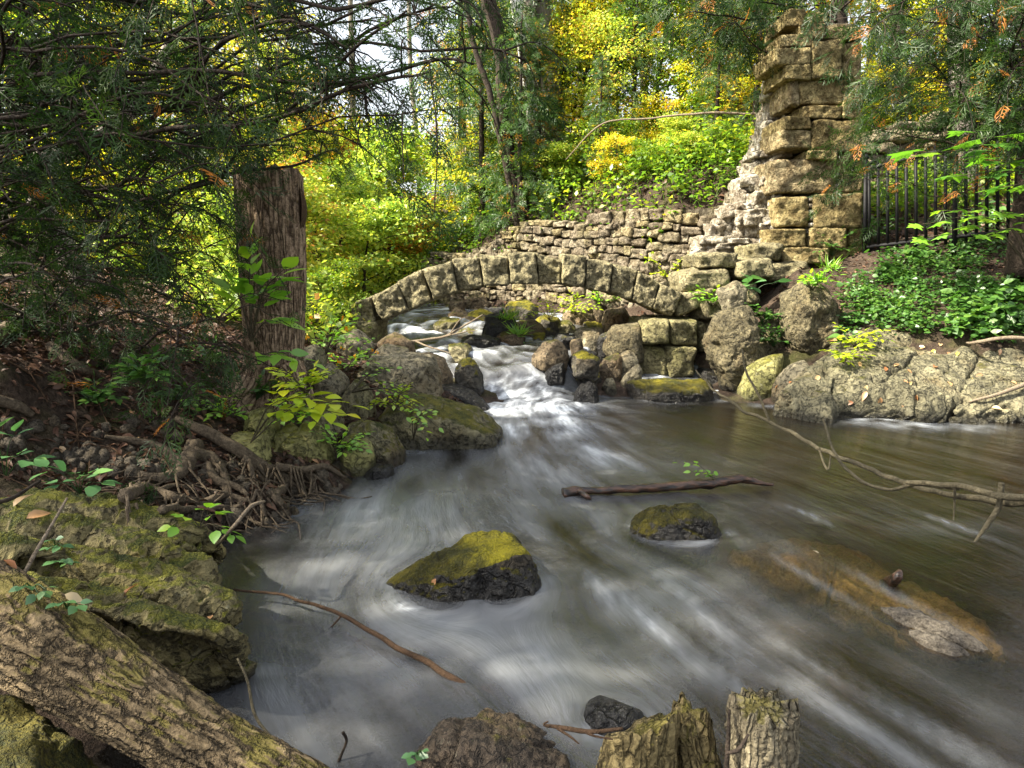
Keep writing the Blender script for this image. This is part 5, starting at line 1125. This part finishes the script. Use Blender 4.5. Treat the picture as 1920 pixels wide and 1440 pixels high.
for lb, px, d, s in EV: tree(lb, 'ever_cedar', px, d, s, 'cedar_tree', 'tree', 'cedars on the far slope')
BS = [('pale green bush just right of the broken trunk', 'bush_pale', 600, 10.5, 1.0), ('very pale bush behind the left end of the arch', 'bush_pale', 680, 11.2, 1.0), ('light green bush above the left springing', 'bush_pale', 640, 12.6, 1.25), ('green bush at the left end of the wall', 'bush_green', 755, 13.8, .9), ('reddish bush over the end of the wall', 'bush_orange', 800, 13.9, .8), ('yellow green bush on top of the wall end', 'bush_pale', 850, 13.7, .85), ('golden bush above the left wall', 'bush_yellow', 900, 13.6, .95), ('green bush on the wall under the cedar', 'bush_green', 960, 13., .75), ('pale bush beneath the sky gap', 'bush_pale', 720, 15.5, 1.7), ('yellow bush under the slender trees', 'bush_yellow', 640, 16.5, 1.6), ('tall orange bush beneath the golden tree', 'bush_orange', 560, 14, 1.3), ('green bush below the orange tree', 'bush_green', 700, 18, 1.8), ('low green bush by the stream left of the arch', 'bush_green', 625, 9.6, .45), ('yellow bush on the brown soil slope', 'bush_yellow', 1230, 12.8, .6), ('green bush on the wall top below the maples', 'bush_green', 1110, 12.4, .6), ('pale bush on the brown soil near the pillar', 'bush_pale', 1260, 11.3, .4), ('small green bush on the wall top near the torn edge', 'bush_green', 1340, 10.9, .3), ('small pale bush on the wall top in the middle', 'bush_pale', 1270, 11.0, .28), ('little green bush hanging over the wall top', 'bush_green', 1200, 11.2, .35), ('yellow sprawling bush on the wall top', 'bush_yellow', 1150, 11.6, .4), ('dense green bush on the soil above the wall', 'bush_green', 1300, 12.6, .6), ('orange tinted bush on the soil above the wall', 'bush_orange', 1180, 13.4, .6), ('pale bush over the left part of the wall', 'bush_pale', 1050, 12.2, .45), ('green bush over the wall below the cedar', 'bush_green', 1010, 12.5, .5), ('golden bush higher on the soil slope', 'bush_yellow', 1340, 13.2, .7), ('golden bush high on the right slope', 'bush_yellow', 1370, 15, 1.1), ('green bush left of the cedar trunk bases', 'bush_green', 300, 9., .8), ('yellow bush in the shade of the cedar', 'bush_yellow', 200, 9.4, .9), ('pale bush between the cedar and the trunk', 'bush_pale', 420, 8.2, .65), ('green bush on the far left slope', 'bush_green', 40, 9.8, 1.0), ('yellow green bush behind the fence', 'bush_yellow', 1800, 12.6, .8), ('bright bush in the gap right of the pillar', 'bush_yellow', 1660, 13.6, 1.2), ('green bush by the broken wall', 'bush_green', 1900, 11.2, .7), ('golden bush behind the yellow one under the slender trees', 'bush_yellow', 590, 20, 2.0), ('green bush at the back of the clearing', 'bush_green', 480, 17, 1.7)]
for lb, k, px, d, s in BS: tree(lb, k, px, d, s, 'bush', 'bush', GB)
# individual trunks of the middle distance
def trunk_thing(label, pts, rad, mat, name='tree_trunk', kids=()):
    P = [np.array(p) for p in pts]; P[0] = P[0].copy(); P[0][2] = T1(P[0][0], P[0][1]) - .2
    return wood(name, label, 'tree trunk', P, rad, mat, 12, 60, kids, 'bare trunks in the middle distance', .08, 990)
trunk_thing('dark leaning trunk left of the birch', [W(985, 430, 12.3), W(948, 260, 12.3), W(944, 160, 12.3), (W(938, 80, 12.3)), W(915, 0, 12.3), W(890, -90, 12.3)], [.11, .125, .13, .13, .125, .12], m_bark_dark)
trunk_thing('white birch trunk in the middle distance', [W(1008, 400, 12.6), W(1002, 240, 12.6), W(985, 110, 12.6), W(968, 0, 12.6), W(955, -100, 12.6)], [.12, .12, .115, .11, .10], m_birch, 'birch_trunk')
trunk_thing('grey trunk just right of the birch', [W(1030, 380, 13.4), W(1012, 170, 13.4), W(995, 40, 13.4), W(985, -90, 13.4)], [.12, .12, .11, .1], m_bark_grey)
trunk_thing('broad grey trunk right of the two slim ones', [W(1050, 380, 13.8), W(1032, 160, 13.8), W(1018, 50, 13.8), W(1008, -90, 13.8)], [.2, .19, .18, .16], m_bark_grey)
trunk_thing('thin dark cedar stem leaning in front of the dark trunk', [W(985, 330, 11.9), W(925, 200, 11.95), W(890, 90, 12), W(862, -80, 12.1)], [.05, .05, .045, .04], m_bark_dark)
trunk_thing('slim trunk standing in the sky gap', [W(664, 420, 20), W(662, 240, 20), W(660, 120, 20), W(655, -60, 20)], [.1, .09, .08, .06], m_bark_grey, kids=[([W(661, 200, 20), W(640, 130, 20), W(630, 60, 20)], [.04, .03, .02])])
trunk_thing('thin trunk on the right of the sky gap', [W(790, 400, 19), W(780, 240, 19), W(770, 140, 19), W(765, -60, 19)], [.07, .06, .06, .05], m_bark_grey)
trunk_thing('grey trunk behind the far end of the fence', [W(1840, 480, 10.6), W(1815, 330, 10.6), W(1800, 190, 10.6), W(1795, 60, 10.6), W(1790, -60, 10.6)], [.17, .15, .14, .13, .12], m_bark_grey)
trunk_thing('dark trunk in the yellow gap right of the pillar', [W(1705, 330, 13), W(1695, 200, 13), W(1685, 80, 13), W(1680, -40, 13)], [.14, .13, .12, .11], m_bark_dark)
trunk_thing('dark trunk in the upper right corner', [W(1980, 330, 8.2), W(1930, 90, 8.2), W(1890, 20, 8.2), W(1850, -70, 8.2)], [.1, .09, .08, .07], m_bark_dark)
wood('bare_bough', 'thin bare bough reaching left from the slope beside the pillar', 'bough', [W(1440, 215, 10.3), W(1330, 212, 10.5), W(1220, 222, 10.8), W(1130, 232, 11.), W(1060, 300, 11.4)], [.02, .018, .015, .012, .006], m_twig, 6, 40)

# ---------------------------------------------------------------- leafy plants close by
def leafy(name, label, base, tips, mat, L=.1, n=9, kind='oval', seed=0, cat='plant', wr=.5, stem=.004, flowers=None, spread=.3, group=None, start=.4):
    g = np.random.default_rng(seed); base = np.array(base, float); root = thing(name, label, cat, base, group); sb = Bag(); P = []; D = []
    for tpt in tips:
        e = np.array(tpt, float); mid = (base + e) / 2 + np.array([0, 0, .18 * np.linalg.norm(e - base)]); B = spline([base, mid, e], 16)
        V, Q, T = tube(B, [stem, stem * .4], 5); sb.add(V, Q, T)
        for k in range(n):
            t = start + (1 - start) * (k + 1) / n; i = min(15, int(t * 15)); tan = nrm(B[min(i + 1, 15)] - B[i - 1]); sd = nrm(np.cross(tan, [0, 0, 1])) * (1 if k % 2 else -1)
            d = nrm(tan * .6 + sd * g.uniform(.5, 1.1) + np.array([0, 0, g.uniform(-.25, .15)])) if k < n - 1 else tan
            q = B[i] + d * L * spread; V, Q, T = tube(np.array([B[i], (B[i] + q) / 2, q]), stem * .35, 3, False); sb.add(V, Q)
            P.append(q); D.append(d)
    P = np.array(P); D = np.array(D); m = len(P); N = nrm(np.array([0, 0, 1.]) + g.normal(size=(m, 3)) * .28); Ls = L * g.uniform(.7, 1.2, m); rr = np.clip(g.beta(2, 2.5, m), 0, 1)
    lb = Bag()
    if kind == 'maple': V, T, ix = maple(P, D, N, Ls); lb.add(V, None, T, rr[ix])
    else: V, Q, ix = leaf5(P, D, N, Ls, Ls * wr); lb.add(V, Q, None, rr[ix])
    sb.build('stems', m_twig_green if mat not in (m_herb, m_cover) else m_cover, root); lb.build('leaves', mat, root)
    for f in (flowers or []):
        q = np.array(f) + g.normal(size=(5, 3)) * .007; V, Q, ix = leaf5(q, rdir(5, g), rdir(5, g), np.full(5, .026), np.full(5, .02)); fb2 = Bag(); fb2.add(V, Q, None, g.random(5)[ix]); fb2.build('flower', m_flower, root)
    return root
leafy('sapling', 'bright green sapling leaning across the broken trunk', W(470, 640, 4.5), [W(525, 512, 4.3), W(500, 556, 4.3), W(470, 460, 4.5), W(520, 602, 4.4), W(440, 540, 4.4), W(480, 520, 4.35)], m_leaf_bright, .15, 8, seed=1, wr=.55, stem=.007)
leafy('sapling', 'lime green twig of leaves hanging below the trunk', W(450, 700, 4.3), [W(575, 678, 4.1), W(520, 668, 4.15)], m_leaf_bright, .14, 6, seed=2, wr=.5, stem=.006)
leafy('sapling', 'yellow green sapling arching over the boulders of the left bank', W(470, 830, 3.9), [W(640, 775, 3.7), W(600, 745, 3.7), W(560, 720, 3.75), W(610, 790, 3.65), W(560, 770, 3.7), W(650, 760, 3.75), W(540, 745, 3.8)], m_leaf_yellowgreen, .115, 7, seed=3, wr=.55)
b0 = hit(660, 735)[0]
leafy('jewelweed', 'straggling pale stemmed weed with orange flowers beside the grey boulder', b0, [W(820, 800, 4.9), W(770, 735, 5.2), W(740, 690, 5.2), W(705, 700, 5.4), W(760, 780, 4.9)], m_leaf_bright, .05, 8, seed=4, stem=.007, wr=.6, flowers=[W(667, 668, 5.9), W(700, 655, 6.), W(706, 660, 6.)])
leafy('jewelweed', 'small bright weed on the front of the wide mossy slab', hit(775, 825)[0], [W(812, 775, 4.6), W(790, 800, 4.5), W(770, 770, 4.6), W(800, 820, 4.4)], m_leaf_bright, .05, 8, seed=5, wr=.6)
for i, (x, y, lb) in enumerate([(600, 620, 'left'), (610, 655, 'lower'), (590, 600, 'upper'), (650, 690, 'lowest')]):
    p = hit(x, y + 10)[0]; g = np.random.default_rng(40 + i)
    leafy('flowering_weed', f'clump of orange flowered weed right of the trunk, {lb} one of the patch', p, [p + np.array([g.uniform(-.28, .28), g.uniform(-.2, .2), g.uniform(.1, .32)]) for k in range(11)], m_leaf_bright if i % 2 else m_leaf_yellowgreen, .065, 8, seed=50 + i, wr=.5, flowers=[p + np.array([g.uniform(-.25, .25), g.uniform(-.25, -.05), g.uniform(.1, .35)]) for k in range(4)], group='orange flowered weeds by the trunk', start=.2)
for i, (x, y, sp, lb) in enumerate([(150, 925, [(90, 880), (130, 888), (185, 905), (150, 900), (110, 905), (165, 890)], 'cluster of green seedlings at the back of the mossy ledge'), (10, 900, [(30, 855), (-10, 800), (60, 862), (25, 815)], 'green seedling at the left edge behind the ledge'), (375, 990, [(350, 970), (385, 955), (330, 985), (435, 1000), (400, 965), (410, 990)], 'seedling with heart shaped leaves at the tip of the upper slab'), (105, 1030, [(100, 1012), (115, 1022), (95, 1025)], 'tiny seedling in a groove of the ledge'), (115, 1065, [(105, 1052), (128, 1055), (115, 1050)], 'tiny four leaved seedling below the first groove'), (60, 1105, [(45, 1098), (85, 1105), (70, 1110)], 'blue green leaf beside the pale stick'), (125, 1140, [(115, 1130), (145, 1133)], 'single low leaf above the fallen log')]):
    p = hit(x, y)[0]; d = p[1]
    leafy('seedling', lb, p, [W(a, e, d - .04) for a, e in sp], m_herb if i != 2 else m_leaf_bright, .075 if i in (0, 1) else (.06 if i == 2 else .03), 3, seed=60 + i, wr=.72, stem=.0025, group='seedlings on the ledge', start=.8)
leafy('sprig', 'green sprig sprouting from the floating branch', wz(1345, 905, .06), [wz(1275, 868, .14), wz(1300, 885, .12), wz(1335, 890, .1)], m_leaf_bright, .05, 5, seed=8, wr=.65, start=.3)
leafy('sprig', 'little green sprout on the dark earthy boulder', hit(790, 1425)[0], [W(775, 1420, 1.62), W(785, 1415, 1.62)], m_herb, .03, 3, seed=9, wr=.8)
leafy('maple_sapling', 'maple sapling with large leaves in front of the fence', (5.7, 6.9, 1.5), [W(1725, 285, 6.3), W(1790, 330, 6.2), W(1860, 300, 6.2), W(1820, 250, 6.1), W(1880, 350, 6.)], m_leaf_maple, .25, 5, 'maple', 10, stem=.008)
leafy('maple_sapling', 'low maple sapling at the foot of the fence', (5.5, 7.2, 1.25), [W(1730, 420, 6.6), W(1770, 395, 6.5), W(1820, 410, 6.4), W(1880, 400, 6.3), W(1740, 445, 6.6), W(1850, 440, 6.4)], m_leaf_bright, .15, 6, 'maple', 11, stem=.006)
for i, (x, y, lb, mt, L) in enumerate([(1405, 560, 'burdock like plant with big leaves above the huge porous boulder', m_herb, .2), (1450, 540, 'pale broad leaved plant below the pillar foot', m_herb, .2)]):
    p = hit(x, y)[0]; g = np.random.default_rng(70 + i)
    leafy('broadleaf_plant', lb, p, [p + np.array([g.uniform(-.25, .25), g.uniform(-.3, -.05), g.uniform(.1, .3)]) for k in range(6)], mt, L, 2, seed=70 + i, wr=.8, start=.9, group='broad leaved plants')
for i, (x, y, lb, mt) in enumerate([(1080, 590, 'leafy yellowish plant under the arch, tallest', m_leaf_yellowgreen), (1130, 580, 'leafy green plant under the arch, close to the vault', m_leaf_bright), (1030, 600, 'low leafy plant under the arch, nearest the water', m_leaf_yellowgreen), (1250, 525, 'yellow plant on the right haunch of the arch', m_leaf_yellowgreen), (1335, 575, 'leafy weed hanging beside the small leaning stone', m_leaf_bright), (1430, 610, 'fern like weed between the two porous boulders', m_cover), (1450, 650, 'low dark weed under the porous boulder', m_cover), (1600, 650, 'yellow weed on the pale ledge', m_leaf_yellowgreen), (1580, 680, 'pale weed in the first crack of the ledge', m_leaf_yellowgreen), (1520, 545, 'grassy weed on top of the right porous boulder', m_leaf_bright), (810, 580, 'light weed hanging under the left of the arch', m_leaf_yellowgreen), (1640, 455, 'weed at the foot of the first fence post', m_cover), (1560, 480, 'weed at the foot of the pillar', m_cover)]):
    p, nn, ob = hit(x, y); g = np.random.default_rng(90 + i); s = min(.34, p[1] * .035)
    leafy('weed', lb, p, [p + np.array([g.uniform(-1, 1) * s, g.uniform(-1, .2) * s, g.uniform(.15, 1) * s]) for k in range(12)], mt, .07, 8, seed=90 + i, wr=.55, group='weeds on the right bank', start=.2)
for i, (x, y, lb, mt) in enumerate([(430, 790, 'weed on the left bank between the trunk foot and the pole', m_leaf_bright), (575, 740, 'weed under the arching yellow green sapling', m_leaf_yellowgreen), (560, 800, 'weed rooted behind the angular boulder', m_leaf_bright), (480, 750, 'leafy weed at the left foot of the trunk', m_cover), (350, 760, 'dark weed in the leaf litter left of the trunk', m_cover), (270, 720, 'low dark weed under the low cedar', m_cover), (395, 690, 'bushy weed behind the pole', m_cover), (180, 760, 'small weed on the open leaf litter', m_cover), (640, 850, 'tiny weed at the waterline boulder', m_leaf_bright), (740, 770, 'trailing weed on the back of the wide mossy slab', m_leaf_yellowgreen)]):
    p, nn, ob = hit(x, y); g = np.random.default_rng(130 + i); s = min(.3, p[1] * .045)
    leafy('weed', lb, p, [p + np.array([g.uniform(-1, 1) * s, g.uniform(-1, .3) * s, g.uniform(.2, 1) * s]) for k in range(13)], mt, .055, 9, seed=140 + i, wr=.5, group='weeds on the left bank', start=.2)
def grass_tuft(label, x, y, n, h, seed):
    p = hit(x, y)[0]; g = np.random.default_rng(seed); P = p + g.normal(size=(n, 3)) * np.array([.045, .035, .0]); D = nrm(g.normal(size=(n, 3)) * .6 + np.array([0, -.1, .8])); L = h * g.uniform(.5, 1.2, n)
    V, Q, ix = leaf5(P, D, rdir(n, g), L, np.full(n, .012), .5, .2); b = Bag(); b.add(V, Q, None, g.beta(2, 3, n)[ix]); tag(b.build('grass_tuft', m_leaf_bright), label, 'grass tuft', 'grass tufts')
grass_tuft('grass tuft on top of the right porous boulder', 1535, 530, 60, .14, 1); grass_tuft('grass tuft at the pillar foot', 1560, 505, 60, .18, 2); grass_tuft('grass tuft on the stones under the arch', 955, 600, 60, .22, 3); grass_tuft('grass tuft at the waterline under the arch', 970, 628, 60, .2, 4)

# ground cover of the right bank
def cover():
    g = np.random.default_rng(5); P = []; poly = [(1575, 560), (1640, 490), (1700, 480), (1760, 440), (1850, 400), (1990, 380), (1990, 650), (1700, 625), (1620, 640), (1545, 655), (1530, 620)]
    for k in range(9500):
        x, y = g.uniform(1500, 1990), g.uniform(380, 680)
        if not inpoly(x, y, poly): continue
        if pn(np.array([[x * .018, y * .03, 0]]), 66)[0] < -.22: continue
        p, nn, ob = hit(x, y)
        if ob is None or ob.name.split('.')[0] not in ('ground', 'limestone_slab') or p[1] > 10: continue
        if ob.name.startswith('limestone') and g.random() > .25: continue
        P.append(p + nn * g.uniform(.02, .16))
    P = np.array(P); P = np.repeat(P, 3, 0) + g.normal(size=(3 * len(P), 3)) * np.array([.045, .045, .02]); n = len(P)
    D = nrm(g.normal(size=(n, 3)) * np.array([1, 1, .25]) + np.array([0, -.25, -.05])); N = nrm(np.array([0, -.2, 1.]) + g.normal(size=(n, 3)) * .5); L = g.uniform(.025, .07, n) * (1 + .9 * (fbm(P * 1.6, 2, 61) > .12)); 
    V, Q, ix = leaf5(P, D, N, L, L * g.uniform(.4, .8, n)); b = Bag(); b.add(V, Q, None, np.clip(g.beta(2, 3, n) + .4 * fbm(P * 1.3, 2, 62), 0, .9)[ix]); o = b.build('ground_cover', m_cover); tag(o, 'dense low green leaves covering the slope under the fence', 'ground cover', kind='stuff')
cover()
# undergrowth of the far slopes
def undergrowth():
    g = np.random.default_rng(15)
    for nm, lb, mat, boxes, hgt in [('undergrowth', 'green and yellow undergrowth on the slope above the wall', m_leaf_green, [(-2., 5.2, 10.2, 15., 2600), (4.2, 9, 10.2, 14, 1300)], .55), ('undergrowth', 'pale weeds and brambles on the far left bank', m_leaf_pale, [(-5.5, -1.6, 8.6, 14, 1500), (-3.3, -1.7, 6.6, 8.6, 260)], .5)]:
        Ps = []; sb = Bag()
        for x0, x1, y0, y1, n in boxes:
            x, y = g.uniform(x0, x1, n), g.uniform(y0, y1, n); z = terr(x, y); dens = fbm(np.stack([x * .8, y * .8, 0 * x], -1), 2, 64)
            wy = np.interp(x, WP[::-1, 0], WP[::-1, 1]); k = (z > wl(x, y) + .12) & (dens > -.28) & ((y > wy + .2) | (x < WP[-1, 0] - .1) | (x > WP[0, 0] + .4))
            for a, e, f, dn_ in zip(x[k], y[k], z[k], dens[k]):
                h = hgt * g.uniform(.25, 1.) * (1 + dn_); q = np.array([a, e, f]); m_ = g.integers(8, 18)
                tip = q + np.array([g.normal() * .12, g.normal() * .12 - .08, h]); t = g.uniform(.3, 1.05, m_)[:, None]
                Ps.append(q + (tip - q) * t + g.normal(size=(m_, 3)) * np.array([.09, .09, .05])); V, Q, T = tube(np.array([q, (q + tip) / 2 + [.02, 0, .02], tip]), [.004, .002], 3, False); sb.add(V, Q, None, .3)
        P = np.concatenate(Ps); n = len(P); D = nrm(g.normal(size=(n, 3)) * np.array([1, 1, .4]) + np.array([0, -.2, -.1])); N = nrm(np.array([0, -.2, 1.]) + g.normal(size=(n, 3)) * .5); L = g.uniform(.04, .12, n)
        V, Q = quads_leaf(P, D, N, L, L * .62, .12); sb.add(V, Q, None, np.clip(g.beta(1.6, 2.6, n) + .3 * fbm(P * .9, 2, 63), 0, 1)); tag(sb.build(nm, mat), lb, 'undergrowth', kind='stuff')
undergrowth()
# leaf litter
def litter():
    g = np.random.default_rng(6); b = Bag(); tw = Bag()
    def scat(n, x0, x1, y0, y1, size, up=.012, cond=None):
        x, y = g.uniform(x0, x1, n), g.uniform(y0, y1, n); z = terr(x, y); k = z > (.06 if y1 < 8 else .2)
        if cond is not None: k &= cond(x, y)
        x, y, z = x[k], y[k], z[k]; m = len(x); P = np.stack([x, y, z + g.uniform(.0, up * 2.5, m)], -1)
        D = nrm(g.normal(size=(m, 3)) * np.array([1, 1, .22])); N = nrm(np.array([0, 0, 1.]) + g.normal(size=(m, 3)) * .4); L = size * g.uniform(.5, 1.4, m)
        V, Q, ix = leaf5(P, D, N, L, L * g.uniform(.3, .65, m), .5, .35); b.add(V, Q, None, g.beta(2, 2.2, m)[ix])
    scat(14000, -4.6, -.5, 2.3, 6.2, .055); scat(7000, -6, -1, 5.5, 9, .07); scat(500, -2.2, -.6, 1.2, 2.6, .05); scat(5000, 2.4, 9, 9.2, 14, .1); scat(1200, 3., 7, 7.6, 9.4, .06); scat(3500, -5, 3, 10, 16, .1)
    tag(b.build('leaf_litter', m_litter), 'carpet of brown fallen leaves on the forest floor', 'leaf litter', kind='stuff')
    for i in range(420):
        x, y = g.uniform(-4.2, -.7), g.uniform(2.4, 6.2)
        if T1(x, y) < .08: continue
        a = g.uniform(0, 6.28); L = g.uniform(.1, .5); P = []
        for k in range(4):
            q = np.array([x + math.cos(a) * L * k / 3, y + math.sin(a) * L * k / 3, 0]); q[2] = T1(q[0], q[1]) + .015 + g.uniform(0, .03); P.append(q)
        V, Q, T = tube(np.array(P), [.005 * g.uniform(.5, 1.4), .002], 4, False); tw.add(V, Q)
    tag(tw.build('twig_litter', m_twig_brown), 'thin fallen twigs scattered over the left bank', 'twig litter', kind='stuff')
    pb = Bag(); V0, T0 = ico(2)
    for i in range(650):
        px, py = (g.uniform(180, 640), g.uniform(860, 985)) if i < 450 else (g.uniform(0, 420), g.uniform(790, 900))
        x, y, z = hit(px, py)[0]
        if hit(px, py)[2] is not ground: continue
        s = g.uniform(.012, .045); V = V0 * s * g.uniform(.6, 1.3, 3) ; V = V + (fbm(V0 * 1.4 + i, 2, 9) * s * .5)[:, None] * V0; pb.add(V + np.array([x, y, z]), None, T0)
    tag(pb.build('pebbles', m_pebble), 'small stones and gravel among the roots', 'pebbles', kind='stuff')
litter()
# single fallen leaves
def fallen(lst, L, grp):
    for i, (x, y, lb, k) in enumerate(lst):
        p, nn, ob = hit(x, y); g = np.random.default_rng(300 + int(x)); a = g.uniform(0, 6.28)
        D = nrm(np.cross(nn, [math.cos(a), math.sin(a), .1]))[None]; V, Q, ix = leaf5(p[None] + nn * .008, D, nrm(nn[None] + g.normal(size=(1, 3)) * .15), np.array([L * k]), np.array([L * k * .5]), .4, .4)
        b = Bag(); b.add(V, Q, None, g.random(1)[ix]); tag(b.build('fallen_leaf', m_deadleaf), lb, 'leaf', grp)
sx = [(1735, 652), (1752, 656), (1762, 650), (1775, 662), (1795, 668), (1660, 697), (1700, 694), (1676, 688), (1650, 745), (1625, 722), (1610, 680), (1695, 712), (1710, 716), (1783, 725), (1825, 708), (1840, 702), (1876, 655), (1885, 730), (1895, 716), (1535, 705), (1460, 722), (1480, 720), (1600, 755), (1625, 735), (1750, 690), (1860, 765), (1570, 640), (1720, 740), (1690, 760), (1890, 765)]
for j, (x, y) in enumerate(sx): pass
fallen([(x, y, 'yellow brown fallen leaf lying on the pale ledge', rng.uniform(.7, 1.2)) for x, y in sx], .085, 'fallen leaves on the pale ledge')
fallen([(28, 952, 'broad red brown fallen leaf on the upper mossy slab', 1.0), (50, 975, 'curled ribbed brown leaf on the mossy ledge', 1.1), (112, 838, 'yellow oval leaf on the dark leaf litter', .8), (235, 1122, 'dry curled leaf in the deep groove of the ledge', .9), (120, 1118, 'second dry leaf in the deep groove, beside the pale stick', .7), (5, 1055, 'orange leaf at the left edge of the ledge', .7), (395, 1165, 'small pink leaf on the overhanging slab', .5), (820, 1085, 'curved brown leaf stuck on the big moss-capped rock', .7)], .075, 'single leaves near the ledge')
build_water()
# ---------------------------------------------------------------- camera, sun, sky
cam = bpy.data.cameras.new('camera'); co = bpy.data.objects.new('camera', cam); COL.objects.link(co)
cam.sensor_width = 36; cam.lens = 24; cam.clip_end = 500; cam.clip_start = .02
co.location = (0, 0, CAMZ); co.rotation_euler = (math.radians(90) - PITCH, 0, 0); SC.camera = co
SUN_EL, SUN_AZ = math.radians(46), math.radians(-104)     # azimuth measured from +Y towards +X
sd = Vector((math.sin(SUN_AZ) * math.cos(SUN_EL), math.cos(SUN_AZ) * math.cos(SUN_EL), math.sin(SUN_EL)))
sun = bpy.data.lights.new('sun', 'SUN'); so = bpy.data.objects.new('sun', sun); COL.objects.link(so)
sun.energy = 5.0; sun.angle = math.radians(.6); sun.color = (1, .92, .74); so.rotation_euler = sd.to_track_quat('Z', 'Y').to_euler(); so.location = (0, 0, 20)
w = bpy.data.worlds.new('World'); SC.world = w; w.use_nodes = True; nt = w.node_tree; nt.nodes.clear()
sky = nt.nodes.new('ShaderNodeTexSky'); sky.sky_type = 'NISHITA'; sky.sun_disc = False; sky.sun_elevation = SUN_EL; sky.sun_rotation = SUN_AZ; sky.air_density = 1.2; sky.dust_density = 3.5; sky.ozone_density = .6
bg = nt.nodes.new('ShaderNodeBackground'); bg.inputs[1].default_value = .09; out = nt.nodes.new('ShaderNodeOutputWorld')
hs = nt.nodes.new('ShaderNodeHueSaturation'); hs.inputs['Saturation'].default_value = .35; hs.inputs['Value'].default_value = 1.15
nt.links.new(sky.outputs[0], hs.inputs['Color']); nt.links.new(hs.outputs[0], bg.inputs[0]); nt.links.new(bg.outputs[0], out.inputs[0])
vs = SC.view_settings; vs.view_transform = 'Standard'; vs.look = 'None'; vs.gamma = 1; vs.exposure = 2.0; vs.use_curve_mapping = False
cy = SC.cycles; cy.max_bounces = 8; cy.diffuse_bounces = 4; cy.glossy_bounces = 3; cy.transmission_bounces = 6; cy.transparent_max_bounces = 12; cy.use_denoising = True; cy.sample_clamp_indirect = 6; cy.caustics_reflective = False; cy.caustics_refractive = False
